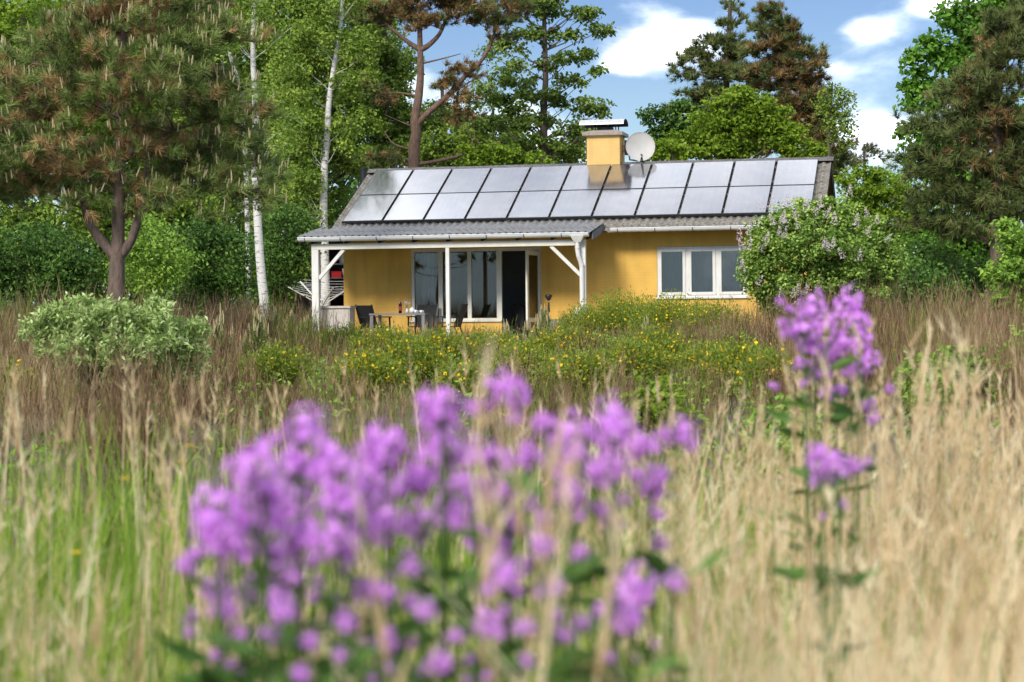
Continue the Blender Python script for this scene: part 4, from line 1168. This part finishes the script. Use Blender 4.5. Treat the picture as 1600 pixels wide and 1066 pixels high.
# a pine out of frame to the left, mirrored in the porch windows
pine('pine_tree', 'dark spreading pine mirrored in the porch window panes', 17, 8.0, [(-7200, -1500), (-7100, -600), (-7150, 200), (-7080, 600)], .24,
     [(-7300, -1900, 700, 420), (-6800, -1000, 600, 260), (-7700, -900, 600, 260), (-7200, -1300, 800, 300), (-6600, -350, 500, 120), (-7900, -250, 500, 140)],
     M['bark_pine'], per=16, nn=36, L=.2, w=.02, dry=.1, mats=FAR, lim=.6)

# ------------------------------------------------------------------ lilac
lil = leafy('lilac_bush', 'rounded lilac bush with pale pink flower panicles in front of the right window', 'bush', 81, 37.5, [(1275, 360), (1275, 480)], .06,
            [(1225, 345, 40, 30), (1275, 335, 50, 28), (1330, 345, 45, 28), (1200, 385, 38, 35), (1260, 385, 55, 40, -.6), (1320, 390, 55, 40, -.5), (1370, 385, 35, 35), (1200, 430, 40, 35), (1260, 440, 55, 35, -.5), (1330, 440, 55, 35, -.4), (1380, 435, 30, 35),
             (1180, 410, 20, 30), (1390, 405, 18, 25), (1230, 470, 50, 25), (1300, 475, 60, 20)], G['lilac'], M['bark'], per=34, nl=62, L=.056, W=.042, rad=.21, lim=.35, tspread=.5)
rg = np.random.default_rng(82)
pan = Buf(); n = 70
hh = rg.random(n); an = rg.random(n) * 6.283
pos = np.stack([np.cos(an) * .055 * (1 - hh * .85), np.sin(an) * .055 * (1 - hh * .85), hh * .19], 1)
leaves(pan, rg, pos, .022, .02, 0, rg.random(n), .2, out=np.stack([np.cos(an), np.sin(an), .4 + 0 * an], 1))
pan_me = pan.mesh('blossom', G['petal_lilac'])
lb = np.array(lil.location)
spots = [(1237, 320), (1204, 325), (1226, 325), (1262, 330), (1280, 323), (1290, 340), (1272, 333), (1192, 330), (1181, 353), (1223, 345), (1222, 350), (1231, 352), (1218, 368), (1225, 373), (1194, 378), (1246, 358), (1157, 375), (1165, 368), (1160, 390),
         (1337, 354), (1368, 350), (1357, 340), (1354, 367), (1288, 388), (1298, 390), (1303, 386), (1317, 405), (1341, 409), (1183, 446), (1220, 464), (1238, 465), (1250, 458), (1262, 457), (1325, 308), (1160, 424), (1170, 392), (1185, 391), (1380, 378), (1240, 480), (1305, 350), (1248, 340), (1210, 352)]
for (u, v) in spots:
    o = link('blossom', pan_me, lil)
    q = P(u + rg.normal(0, 1.5), v, 37.5 - 1.2 - .2 * rg.random() + .95 * min(1, abs(u - 1275) / 115) ** 2) - lb
    o.location = q; o.rotation_euler = (rg.normal(0, .35), rg.normal(0, .35), rg.random() * 6); s = rg.uniform(.9, 1.4); o.scale = (s, s, s)

# ------------------------------------------------------------------ willow bush, left
rg = np.random.default_rng(91)
d = 21.0
wb = P(190, 600, d); wb[2] = float(gh(wb[0], wb[1]))
wil = thing('willow_bush', 'low pale grey green willow bush in front of the big pine trunk', 'bush', wb)
cl = blob_clumps(rg, [(90, 510, 55, 32), (150, 500, 65, 36, -.3), (220, 498, 65, 36, -.2), (280, 525, 50, 34), (110, 550, 60, 30, -.4), (200, 545, 80, 36, -.5), (290, 560, 45, 28), (60, 520, 26, 24), (250, 585, 50, 20, -.3), (150, 590, 80, 25)], d, 120)
sb = Buf()
for c in cl[::3]:
    a = np.array([wb[0] + (c[0] - wb[0]) * .45, wb[1], wb[2]]); m = (a + c) / 2 + np.array([0, 0, .06])
    sb.tube([a - wb, m - wb, c - wb], [.009, .006, .003], 4)
sb.build('stems', M['bark'], wil)
cb = Buf(); k = 34
cc = np.repeat(cl, k, 0); stem = np.repeat(unit(rg.normal(0, .75, cl.shape) + np.array([0, 0, .8])), k, 0)
tt = rg.random((len(cc), 1))
pos = cc + stem * (tt - .5) * .2 + rg.normal(0, .02, cc.shape)
ax = unit(stem * .5 + rg.normal(0, .7, cc.shape))
low = np.clip((cc[:, 2] - wb[2]) / .9, 0, 1)
leaves(cb, rg, pos - wb, .072, .030, 0, np.repeat(rg.normal(.45, .12, len(cl)), k) + rg.normal(0, .2, len(cc)) + .12 * tt[:, 0], .6, axis=ax)
cb.build('foliage', G['willow'], wil)


# ------------------------------------------------------------------ young pines, broom and brambles near the house
def young_pine(label, u, d, h, seed, ns=22):
    rg = np.random.default_rng(seed)
    x = P(u, 500, d)[0]; b0 = np.array([x, d, float(gh(x, d))])
    t = thing('young_pine', label, 'young pine', b0, 0, 'young pines in the meadow')
    tb = Buf(); cb = Buf(); C = []; A = []
    tb.tube([(0, 0, 0), (0, 0, h * .9)], [.02, .008], 5)
    for i in range(ns):
        f = rg.random() ** .7; an = rg.random() * 6.283; r = (1.05 - f) * h * .38 * rg.uniform(.5, 1.1)
        tip = np.array([math.cos(an) * r, math.sin(an) * r, h * (.15 + .75 * f)])
        tb.tube([(0, 0, tip[2] * .7), tip], [.008, .004], 4)
        C.append(tip); A.append(unit(np.array([math.cos(an) * .35, math.sin(an) * .35, 1.])))
    C = np.array(C); A = np.array(A)
    needles(cb, rg, C - A * .12, A, 80, .085, .0075, (.3, 1.0), np.zeros(len(C), int), rg.normal(.6, .15, len(C)), .2)
    for c, a in zip(C, A):
        for _ in range(rg.integers(1, 4)):
            st = c + a * .06 + rg.normal(0, .022, 3); up = unit(np.array([rg.normal(0, .08), rg.normal(0, .08), 1.])); ln = rg.uniform(.08, .2)
            cb.tube([st, st + up * ln * .6, st + up * ln], [.007, .008, .003], 4, 1, rg.random())
    tb.build('stem', M['bark'], t); cb.build('foliage', [G['needle'], G['candle']], t)


for i, (lab, u, d, h) in enumerate((
    ('tall young pine with tan candles right of the willow bush', 345, 27.5, .95), ('young pine with tan candles in front of the white birch', 402, 29, .85), ('young pine beside the birch foot, left of the porch', 430, 33, .85),
    ('small young pine in front of the cabinet at the porch', 478, 35, .66), ('young pine in front of the porch table', 610, 37, .44), ('small young pine right of the porch table leg', 665, 37, .42), ('young pine in front of the open door', 790, 38, .50),
    ('dark young pine standing right of the open door', 850, 37, .82), ('young pine in front of the door edge', 822, 36.5, .46), ('low young pine left of the willow bush', 60, 27, .8), ('young pine with candles in front of the dark shed', 452, 36, .75), ('young pine between the brooms and the right window', 1010, 33, .55))):
    young_pine(lab, u, d, h, 200 + i, 26 if h > .7 else 16)


def broom(label, u, d, hw_, h, seed, n=520, fl=.5, mat='broom'):
    rg = np.random.default_rng(seed)
    x = P(u, 500, d)[0]; b0 = np.array([x, d, float(gh(x, d))])
    t = thing('broom_bush', label, 'broom bush', b0, 0, 'yellow flowering broom')
    b = Buf()
    an = rg.random(n) * 6.283; r = rg.random(n) ** .6
    ex = np.stack([np.cos(an) * r * hw_, np.sin(an) * r * hw_ * .7, h * (1.0 - .35 * r ** 2) * rg.uniform(.55, 1.08, n)], 1)
    root = ex * np.array([.35, .35, 0])
    bend = np.stack([np.cos(an) * r * .08, np.sin(an) * r * .08, 0 * r], 1)
    ribbons(b, rg, root, ex - root - bend, bend, np.full(n, .007), 3, 0, rg.random(n))
    K9 = 11
    tip = rg.uniform(.25, 1.0, (n * K9, 1)); ii = rg.integers(0, n, n * K9)
    pos = root[ii] + (ex - root)[ii] * tip + rg.normal(0, .03, (n * K9, 3))
    leaves(b, rg, pos, .05, .02, 0, rg.normal(.6, .2, len(pos)), .3, axis=unit((ex - root)[ii] + rg.normal(0, .45, (n * K9, 3))))
    b.build('twigs', G[mat], t)
    fb_ = Buf(); m = int(n * fl); ii = rg.integers(0, n, m)
    clus = root[ii] + (ex - root)[ii] * rg.uniform(.55, 1.0, (m, 1)) + rg.normal(0, .03, (m, 3))
    leaves(fb_, rg, clus, .046, .040, 0, rg.random(m), .3)
    fb_.build('blossoms', G['yellow'], t)


for i, (lab, u, d, hw_, h, n, fl) in enumerate((
    ('broom bush with yellow flowers under the left part of the casement window', 1050, 35, .9, 1.10, 1500, .4), ('broom bush with yellow flowers against the right porch post', 970, 36, 1.0, 1.15, 1600, .3), ('low broom bush right of the downpipe, beside the lounge chair', 905, 36.5, .45, .88, 800, .35),
    ('broom bush in flower under the middle of the casement window', 1120, 34, .75, .98, 1100, .4), ('straggling broom with yellow flowers in front of the porch table', 600, 29, .6, .66, 900, .6), ('broom with yellow flowers below the middle porch post', 690, 28, .6, .62, 900, .6),
    ('broom with yellow flowers in the middle of the meadow', 645, 24, .5, .62, 800, .5), ('low yellow flowering broom below the open door', 760, 30, .6, .6, 800, .5), ('yellow flowering broom in front of the lounge chair', 880, 30, .7, .68, 900, .6),
    ('broom bush in flower left of the lilac foot', 1020, 27, .6, .72, 800, .5), ('yellow dotted broom at the left edge below the brown weeds', 15, 20, .3, .55, 350, .6), ('yellow flowering broom behind the right purple flower', 1200, 20, .4, .62, 400, .5), ('yellow flowering broom left of the lilac trunk', 1110, 25, .5, .58, 450, .45),
    ('green broom lump with yellow flowers in the brown weeds below the porch table', 575, 22, .45, .56, 700, .45), ('small green broom lump below the middle porch post', 730, 20, .4, .5, 600, .35),
    ('green broom lump in the weeds straight below the open door', 815, 23, .5, .56, 700, .4), ('green broom lump below the right porch post', 905, 21, .5, .56, 700, .4), ('broad green broom lump in the weeds below the casement window', 985, 23, .6, .62, 900, .4),
    ('green broom lump with yellow flowers left of the tall right flower', 1150, 22, .5, .66, 700, .5), ('green broom lump at the left, between the willow bush and the porch', 430, 24, .5, .6, 700, .15),
    ('broom with few flowers at the left foot of the porch', 540, 33, .7, .62, 900, .2))):
    broom(lab, u, d, hw_, h, 300 + i, n, fl)


def bramble(label, u, d, hw_, h, seed, n=90, mat='bramble', L=.07, W=.048, name='bramble_bush'):
    rg = np.random.default_rng(seed)
    x = P(u, 500, d)[0]; b0 = np.array([x, d, float(gh(x, d))])
    t = thing(name, label, 'bush', b0, 0, 'leafy bushes in the meadow')
    c = ball(rg, n, .45) * np.array([hw_, hw_ * .7, h * .55]) + np.array([0, 0, h * .5]); c[:, 2] = np.maximum(c[:, 2], .05)
    sb = Buf()
    for q in c[::2]: sb.tube([q * np.array([.3, .3, 0]), q * np.array([.7, .7, .6]) + np.array([0, 0, .05]), q], [.006, .005, .003], 4)
    sb.build('stems', M['bark'], t)
    b = Buf(); k = 26
    pos = np.repeat(c, k, 0) + ball(rg, n * k, .5) * .13
    leaves(b, rg, pos, L, W, 0, np.repeat(rg.normal(.55, .15, n), k) + rg.normal(0, .2, n * k), 1.0)
    b.build('foliage', G[mat], t)


for i, (lab, u, d, hw_, h, n, mt) in enumerate((
    ('green bramble in front of the left porch post and cabinet', 520, 37, .75, .42, 120, 'bramble'), ('leafy green bush between the brooms and the open door', 925, 31, .6, .48, 110, 'bramble'), ('bright green leafy bush in the middle of the brown weeds', 1030, 15.0, .26, .50, 60, 'fresh'),
    ('green leafy bush in the brown weeds right of the purple flower', 1500, 17.0, .5, .62, 90, 'bramble'), ('small green bush left of the leafy one at the right', 1440, 18, .3, .55, 50, 'bramble'), ('green shrub under the lilac towards the meadow', 1330, 31, .9, .5, 110, 'bramble'),
    ('low green bush below the casement window', 1130, 32, .6, .5, 100, 'bramble'), ('bright green bush at the right edge of the meadow', 1590, 20, .4, .75, 80, 'bramble'), ('dark green bush under the willow', 240, 22.0, .5, .35, 80, 'dark'), ('green bush in the weeds in front of the lilac', 1230, 12.5, .35, .45, 70, 'bramble'))):
    bramble(lab, u, d, hw_, h, 400 + i, n, mt)

# ------------------------------------------------------------------ meadow
def fan(rg, n, d0, d1, spread=.33, pw=1.0):
    """ground points in the part of the meadow in front of the camera"""
    y = np.sqrt(d0 ** 2 + (d1 ** 2 - d0 ** 2) * rg.random(n) ** pw)
    x = rg.uniform(-1, 1, n) * (spread * y + .35)
    return x, y


def patch(x, y, s=1.0, ph=0.):
    return .5 + .25 * (np.sin(x * 1.3 * s + 1.7 * np.sin(y * .7 * s + ph)) + np.sin(y * .9 * s + 2.1 * np.sin(x * .6 * s + ph * 2)))


def clear_house(x, y):
    """False on the porch terrace and inside the house"""
    dx, dy = x - HW(0, 0)[0], y - HW(0, 0)[1]
    lx = dx * _c - dy * _s; ly = dx * _s + dy * _c
    return ~((lx > -1.0) & (lx < 11.5) & (ly > -2.6) & (ly < 7))


def dry_weeds():
    rg = np.random.default_rng(501)
    b = Buf()
    nc = 3800
    cx_, cy_ = fan(rg, nc, 5.6, 40.0, .31, .80)
    keep = (rg.random(nc) < np.clip(patch(cx_, cy_, .8) * 1.35, .15, 1) * np.where((cy_ > 23) & (np.abs(cx_ - .5) < 4.5), .5, 1.0)) & clear_house(cx_, cy_)
    cx_, cy_ = cx_[keep], cy_[keep]; nc = len(cx_)
    per = rg.integers(7, 22, nc); ci = np.repeat(np.arange(nc), per); n = len(ci)
    rad = rg.uniform(.06, .32, nc)[ci]
    off = rg.normal(0, 1, (n, 2)) * rad[:, None] * .6
    x = cx_[ci] + off[:, 0]; y = cy_[ci] + off[:, 1]
    # twiggy brown mounds
    nm = 95; mx_, my_ = fan(rg, nm, 8.5, 33.0, .29, .8)
    kk = np.repeat(np.arange(nm), 110); mr_ = rg.uniform(.22, .55, nm)
    mo = rg.normal(0, .42, (len(kk), 2)) * mr_[kk][:, None]
    x = np.concatenate([x, mx_[kk] + mo[:, 0]]); y = np.concatenate([y, my_[kk] + mo[:, 1]]); off = np.concatenate([off, mo * 1.6]); rad = np.concatenate([rad, mr_[kk]]); ci = np.concatenate([ci, kk + nc])
    cx_ = np.concatenate([cx_, mx_]); cy_ = np.concatenate([cy_, my_]); nc = nc + nm
    ok = clear_house(x, y); x, y, ci, off, rad = x[ok], y[ok], ci[ok], off[ok], rad[ok]; n = len(x)
    side = sstep(2.2, 5.0, np.abs(x - .2))
    h = (.68 + .32 * side) * rg.uniform(.5, 1.22, nc)[ci] * rg.uniform(.6, 1.1, n) * np.where(y > 26, 1 - .22 * sstep(28, 36, y) * (1 - side), 1)
    h = h * (1 - .34 * sstep(9.5, 13, y) * (1 - sstep(27, 31, y)) * (1 - sstep(2.6, 4.2, np.abs(x - .3)))) * (.82 + .36 * patch(x, y, 1.1, 3.))
    root = np.stack([x, y, gh(x, y)], 1)
    lean = rg.normal(0, .07, (nc, 2))[ci]
    vec = np.stack([lean[:, 0] * h + off[:, 0] * .35 + rg.normal(0, .05, n), lean[:, 1] * h + off[:, 1] * .35 + rg.normal(0, .05, n), h], 1)
    bend = np.stack([rg.normal(.02, .07, n) * h, rg.normal(0, .06, n) * h, -.05 * h], 1)
    tint = np.clip(rg.normal(.46, .30, nc)[ci] + rg.normal(0, .16, n), 0, 1)
    h = h * np.where((y > 9) & (y < 22) & (x > -6.0) & (x < -2.2), .74, 1)
    vec[:, 2] = h
    green = (rg.random(nc) < np.where(np.abs(cx_ - .3) < 3.5, .20, .10))[ci]
    mat = green.astype(int)
    wd = np.clip(.0035 + .00022 * y, .004, .010)
    ribbons(b, rg, root, vec, bend, wd, 3, mat, tint - .1, 2.5)
    k = 5                                              # feathery side twigs on the upper part
    t = rg.uniform(.25, .98, (n, k, 1))
    st = root[:, None] + vec[:, None] * t + bend[:, None] * t ** 2
    a2 = rg.random((n, k)) * 6.283; l2 = (h[:, None] * rg.uniform(.06, .24, (n, k)))
    v2 = np.stack([np.cos(a2) * l2 * .45, np.sin(a2) * l2 * .45, l2], -1)
    ribbons(b, rg, st.reshape(-1, 3), v2.reshape(-1, 3), v2.reshape(-1, 3) * np.array([-.2, -.2, .1]), np.repeat(wd * .75, k), 1, np.repeat(mat, k), np.repeat(tint, k) + rg.normal(.05, .1, n * k) + .38 * (t[:, :, 0].ravel() - .45), 2.)
    tag(b.build('dry_weeds', [G['weed'], G['broom']]), 'brown dry weed stalks filling the meadow', kind='stuff')


def low_cover():
    rg = np.random.default_rng(502)
    b = Buf(); n = 5200
    x, y = fan(rg, n, 8, 46, .36, .8)
    ok = clear_house(x, y) & (rg.random(n) < np.where(y > 22, 1, .38)); x, y = x[ok], y[ok]; n = len(x)
    k = 19; sz = rg.uniform(.12, .26, n) + .13 * sstep(22, 34, y) * rg.random(n)
    c = np.stack([x, y, gh(x, y) + sz * .6], 1)
    pos = np.repeat(c, k, 0) + ball(rg, n * k, .5) * np.repeat(sz, k)[:, None] * np.array([1.2, 1.2, .9])
    leaves(b, rg, pos, .068, .037, 0, np.repeat(rg.normal(.4, .18, n), k) + rg.normal(0, .2, n * k), .8)
    tag(b.build('undergrowth', G['bramble']), 'low green undergrowth between the meadow weeds', kind='stuff')


def grasses():
    rg = np.random.default_rng(503)
    for nm, lab, mt, n, d0, d1, hm, seedh in (('green_grass', 'tall green meadow grass in the foreground', 'grass', 15000, 1.7, 8.5, .64, 0), ('dry_grass', 'tall straw coloured dry grass in the foreground', 'straw', 15000, 1.4, 7.5, .74, 1)):
        b = Buf()
        x, y = fan(rg, n, d0, d1, .34, 1.15)
        rx = x / (.27 * y)                            # -1 left .. 1 right of the strip
        if mt == 'grass': dens = 1.0 - .65 * sstep(.1, .8, rx) - .55 * sstep(6.0, 9, y)
        else: dens = .26 + .72 * sstep(.0, .6, rx) - .4 * sstep(4.5, 7, y)
        ok = rg.random(n) < dens * np.clip(patch(x, y, 2.2, .6) * 1.5, .35, 1); x, y = x[ok], y[ok]; n = len(x)
        h = hm * rg.uniform(.55, 1.2, n) * (1 + .12 * sstep(.8, 2.2, x))
        root = np.stack([x, y, gh(x, y)], 1)
        an = rg.random(n) * 6.283; ln = np.abs(rg.normal(0, .14, n)) * h
        vec = np.stack([np.cos(an) * ln, np.sin(an) * ln, h], 1)
        bend = np.stack([np.cos(an) * ln * 1.0 + .05 * h, np.sin(an) * ln * 1.0, -np.abs(rg.normal(.05, .10, n)) * h], 1)
        flop = rg.random(n) < .16
        bend[flop] += np.stack([np.cos(an[flop]), np.sin(an[flop]), -.9 + 0 * an[flop]], 1) * (h[flop] * rg.uniform(.25, .6, flop.sum()))[:, None]
        tint = np.clip(rg.normal(.5, .30, n) + .15 * (patch(x, y, 1.5, 2.) - .5), 0, 1)
        ribbons(b, rg, root, vec, bend, rg.uniform(.006, .015, n) if mt == 'grass' else rg.uniform(.003, .011, n), 5, 0, tint, 1.8)
        if seedh:                                      # loose seed heads
            ii = np.where(rg.random(n) < .45)[0]; m = len(ii); k = 9
            t = rg.uniform(.78, 1.0, (m, k, 1))
            st = root[ii][:, None] + vec[ii][:, None] * t + bend[ii][:, None] * t ** 2
            dr = unit(vec[ii] + 2 * bend[ii])[:, None] * .7 + rg.normal(0, .35, (m, k, 3))
            v2 = (dr * .055).reshape(-1, 3)
            ribbons(b, rg, st.reshape(-1, 3), v2, v2 * 0, np.full(m * k, .006), 1, 0, np.repeat(tint[ii], k) + rg.normal(.1, .1, m * k), 1.)
        tag(b.build(nm, G[mt]), lab, kind='stuff')
    b = Buf(); n = 2600
    y = rg.uniform(1.25, 2.7, n); x = y * (.02 + .34 * rg.random(n) ** .8) ; h = rg.uniform(.55, .93, n) - .10 * sstep(.16, .05, x / y)
    root = np.stack([x, y, gh(x, y)], 1); an = rg.random(n) * 6.283; ln = np.abs(rg.normal(0, .2, n)) * h
    vec = np.stack([np.cos(an) * ln, np.sin(an) * ln, h], 1); bend = np.stack([np.cos(an) * ln + .06, np.sin(an) * ln, -np.abs(rg.normal(.1, .1, n)) * h], 1)
    ribbons(b, rg, root, vec, bend, rg.uniform(.004, .009, n), 5, 0, rg.uniform(.45, 1, n), 1.8)
    tag(b.build('pale_grass', G['straw']), 'pale bleached grass close to the camera at the lower right', kind='stuff')
    # pale reed stalks standing close to the camera
    b = Buf(); n = 170
    x, y = fan(rg, n, 1.7, 8.5, .30, 1.0); h = rg.uniform(.72, 1.02, n)
    h = np.where((np.abs(x) < .6) & (y < 4), h * .9, h)
    m = 110; ye_ = rg.uniform(4.0, 7.5, m); x = np.concatenate([x, ye_ * rg.uniform(.15, .30, m), rg.normal(-.035, .03, 9)]); y = np.concatenate([y, ye_, rg.uniform(2.0, 2.5, 9)])
    h = np.concatenate([h, rg.uniform(.8, 1.14, m), rg.uniform(.95, 1.14, 9)]); n = len(x)
    root = np.stack([x, y, gh(x, y)], 1)
    vec = np.stack([rg.normal(0, .06, n), rg.normal(0, .06, n), h], 1); bend = np.stack([rg.normal(.03, .05, n), rg.normal(0, .04, n), -.03 * h], 1)
    ribbons(b, rg, root, vec, bend, rg.uniform(.005, .010, n), 5, 0, rg.uniform(.3, .8, n), 3.)
    k = 14; t = rg.uniform(.72, 1., (n, k, 1)); st = root[:, None] + vec[:, None] * t + bend[:, None] * t ** 2
    v2 = (rg.normal(0, .018, (n, k, 3)) + np.array([0, 0, .055])).reshape(-1, 3)
    ribbons(b, rg, st.reshape(-1, 3), v2, v2 * 0, np.full(n * k, .007), 1, 0, rg.uniform(.2, .8, n * k), 1.)
    tag(b.build('reed_stalks', G['straw']), 'tall pale reed stalks scattered through the foreground grass', kind='stuff')


dry_weeds()
low_cover()
grasses()

# ------------------------------------------------------------------ purple flowers
rgb = np.random.default_rng(600)


def flower_head_mesh(seed, n=30):
    rg = np.random.default_rng(seed); b = Buf()
    g_ = np.linspace(.0, 1, n); an = np.arange(n) * 2.39996 + rg.normal(0, .2, n)
    el = .15 + 1.25 * (1 - g_); R = .3 + 1.0 * rg.random(n) ** .8
    dr = np.stack([np.cos(an) * np.sin(el + .3), np.sin(an) * np.sin(el + .3), np.cos(el + .3) * 1.25], 1)
    for i in range(n):
        c = dr[i] * R[i]; nn_ = unit(dr[i] + rg.normal(0, .2, 3))
        a = unit(np.cross(nn_, rg.normal(0, 1, 3))); e = np.cross(nn_, a)
        for k in range(4):
            th_ = k * math.pi / 2; p_ = a * math.cos(th_) + e * math.sin(th_); q_ = -a * math.sin(th_) + e * math.cos(th_)
            s = .34 * rg.uniform(.8, 1.15)
            b.add([c, c + p_ * s * .6 + q_ * s * .42 + nn_ * .05, c + p_ * s * 1.08 + nn_ * .02, c + p_ * s * .6 - q_ * s * .42 + nn_ * .05], [[0, 1, 2, 3]], 0, np.clip(rg.normal(.55, .22), 0, 1))
        b.tube([c * .15 - np.array([0, 0, .35]), c], [.02, .016], 3, 1, .4)
    return b.mesh('flower_head', [G['petal'], G['flowerleaf']])


HEADS = [flower_head_mesh(s, n) for s, n in ((1, 30), (2, 26), (3, 34))]


def flower_plant(label, d, heads, seed, hs=1.0):
    rg = np.random.default_rng(seed)
    heads = list(heads)
    for u, v, r in heads[:]:
        if r > 20:
            for _ in range(3): heads.append((u + rg.normal(0, r * 1.3), v + rg.uniform(-.6, 3.2) * r, r * rg.uniform(.25, .5)))
    pts = [P(u, v, d + rg.normal(0, .06)) for u, v, r in heads]
    bx = np.mean([p[0] for p in pts]); base = np.array([bx, d + .03, 0.0]); base[2] = float(gh(base[0], base[1]))
    t = thing('purple_flower', label, 'flower', base, 0, 'purple flowers in the foreground')
    fl = Buf(); mains = []
    for (u, v, r), p in zip(heads, pts):
        rr = r * d / F_PX * .92
        o = link('flower_head', HEADS[rg.integers(0, 3)], t)
        o.location = p - base; o.scale = (rr * rg.uniform(.85, 1.1), rr, rr * rg.uniform(.95, 1.35)); o.rotation_euler = (rg.normal(0, .25), rg.normal(0, .25), rg.random() * 6)
        top = p - base - np.array([0, 0, rr * .4])
        if r < 20 and mains:
            q = mains[int(np.argmin([np.linalg.norm(m_ - top) for m_ in mains]))]
            sb = Buf(); sb.tube(spline([q - np.array([0, 0, .05]), (q + top) / 2 - np.array([0, 0, .012]), top], 5), .0015, 4, 0, .4); sb.build('stem', G['flowerleaf'], t, True)
            continue
        mains.append(top)
        rt = np.array([top[0] * .3, rg.normal(0, .02), 0])
        mid = (rt * .45 + top * .55) + np.array([top[0] * -.08, 0, 0])
        sb = Buf(); path = spline([rt, mid, top], 9); sb.tube(path, np.linspace(.0032, .0018, 9), 5, 0, .4)
        sb.build('stem', G['flowerleaf'], t, True)
        n = 18 if r > 20 else 3; f_ = rg.uniform(.15, .88, n); q = path[(f_ * 8).astype(int)]
        an = rg.random(n) * 6.283; ax = np.stack([np.cos(an), np.sin(an), rg.uniform(.1, .6, n)], 1)
        leaves(fl, rg, q, .088, .026, 0, rg.random(n), .6, axis=ax)
    fl.build('leaves', G['flowerleaf'], t)


LEFT = [
    ('leftmost purple flower of the large foreground clump', 2.35, [(290, 893, 19), (335, 815, 42), (345, 850, 40), (350, 955, 30), (372, 1000, 24), (360, 1062, 22), (330, 930, 20)]),
    ('purple flower at the upper left shoulder of the large clump', 2.30, [(395, 745, 42), (415, 780, 40), (400, 830, 42), (385, 870, 26), (430, 1000, 14)]),
    ('tall purple flower left of the middle of the large clump', 2.45, [(472, 685, 36), (465, 745, 40), (455, 800, 42), (470, 850, 36), (440, 900, 22)]),
    ('purple flower in the middle left of the clump, above dark leaves', 2.25, [(525, 740, 42), (530, 800, 42), (515, 850, 34), (545, 870, 22)]),
    ('purple flower right of the clump centre with a low side bloom', 2.30, [(600, 715, 40), (580, 770, 42), (610, 830, 36), (590, 935, 30), (635, 945, 14), (535, 1030, 14)]),
    ('tall purple flower at the peak of the large clump', 2.5, [(690, 655, 38), (695, 710, 40), (650, 760, 40), (660, 830, 34), (700, 800, 30)]),
    ('faint purple flower behind the grey stalk in the middle', 2.7, [(795, 625, 34), (770, 720, 26), (740, 770, 34), (790, 770, 26), (750, 850, 24), (800, 830, 24), (735, 720, 28), (820, 720, 22), (780, 870, 16)]),
    ('low purple flower below the clump near the bottom middle', 2.1, [(790, 910, 30), (762, 985, 28), (818, 988, 18), (710, 1000, 14)]),
    ('purple flower right of the grey stalk with two tall blooms', 2.5, [(855, 670, 24), (898, 695, 40), (870, 730, 30), (890, 780, 26), (930, 745, 28)]),
    ('purple flower second from the right end of the large clump', 2.6, [(965, 680, 38), (1000, 705, 28), (960, 740, 28), (955, 820, 20)]),
    ('purple flower at the right end of the large clump', 2.7, [(1060, 688, 26), (1015, 770, 28), (1035, 750, 16), (1030, 855, 15)]),
    ('low loose purple flower in the dark leaves at the bottom middle', 2.0, [(440, 960, 22), (480, 1010, 18), (540, 980, 20), (600, 1015, 22), (660, 960, 20), (690, 1040, 22), (470, 1060, 16)]),
    ('small purple flower low in the straw right of the bottom middle', 2.1, [(860, 930, 22), (880, 1000, 18), (845, 860, 20), (905, 870, 16)]),
    ('low purple flower with a drooping bloom at the lower right of the clump', 2.2, [(990, 935, 36), (1048, 917, 20), (938, 960, 16), (985, 975, 24)]),
]
for i, (lab, d, hs_) in enumerate(LEFT): flower_plant(lab, d, hs_, 700 + i)
RIGHT = [
    ('tall purple flower at the right standing up in front of the lilac', 4.6, [(1272, 488, 24), (1255, 520, 22), (1240, 525, 18), (1290, 515, 22), (1262, 548, 22), (1250, 575, 12), (1275, 590, 20), (1288, 620, 12)]),
    ('purple flower with the highest bloom at the right, beside the tall one', 4.8, [(1328, 482, 24), (1340, 512, 22), (1320, 540, 24), (1345, 550, 20), (1300, 560, 20), (1365, 570, 18), (1345, 585, 18), (1388, 612, 9), (1355, 640, 16), (1365, 660, 12), (1320, 615, 10)]),
    ('lone small purple bloom left of the tall right flower', 4.5, [(1207, 606, 9)]),
    ('low round purple bloom beneath the tall right flowers', 3.0, [(1282, 725, 24), (1308, 738, 26), (1285, 752, 20)]),
]
for i, (lab, d, hs_) in enumerate(RIGHT): flower_plant(lab, d, hs_, 750 + i)

# small yellow meadow flowers
for i, (lab, u, v, d) in enumerate((('yellow buttercup left of the large purple clump', 284, 722, 5.5), ('small yellow buttercup above the left one', 296, 698, 6.0), ('yellow buttercup above the upper left shoulder of the purple clump', 386, 698, 6.5), ('orange yellow flower near the left edge of the dry grass', 195, 750, 5.2),
                                   ('yellow flower low in the green grass at the left', 118, 866, 4.5), ('yellow flower right of the tall right purple flower', 1397, 548, 11.0), ('yellow flower between the brown weeds at the left', 112, 645, 10.0))):
    p = P(u, v, d); b0 = np.array([p[0], d, float(gh(p[0], d))])
    t = thing('buttercup', lab, 'flower', b0, 0, 'small yellow meadow flowers')
    b = Buf(); b.tube(spline([(0, 0, 0), (.02, 0, (p[2] - b0[2]) * .6), p - b0], 6), .0025, 4, 0, .5); b.build('stem', G['flowerleaf'], t)
    b = Buf(); q = p - b0
    for k in range(5):
        a = k * 1.2566; e = np.array([math.cos(a), math.sin(a), .45]) * .014; s_ = np.array([-math.sin(a), math.cos(a), 0]) * .008
        b.add([q, q + e * .7 + s_, q + e, q + e * .7 - s_], [[0, 1, 2, 3]], 0, .6)
    b.build('petals', G['yellow'], t)
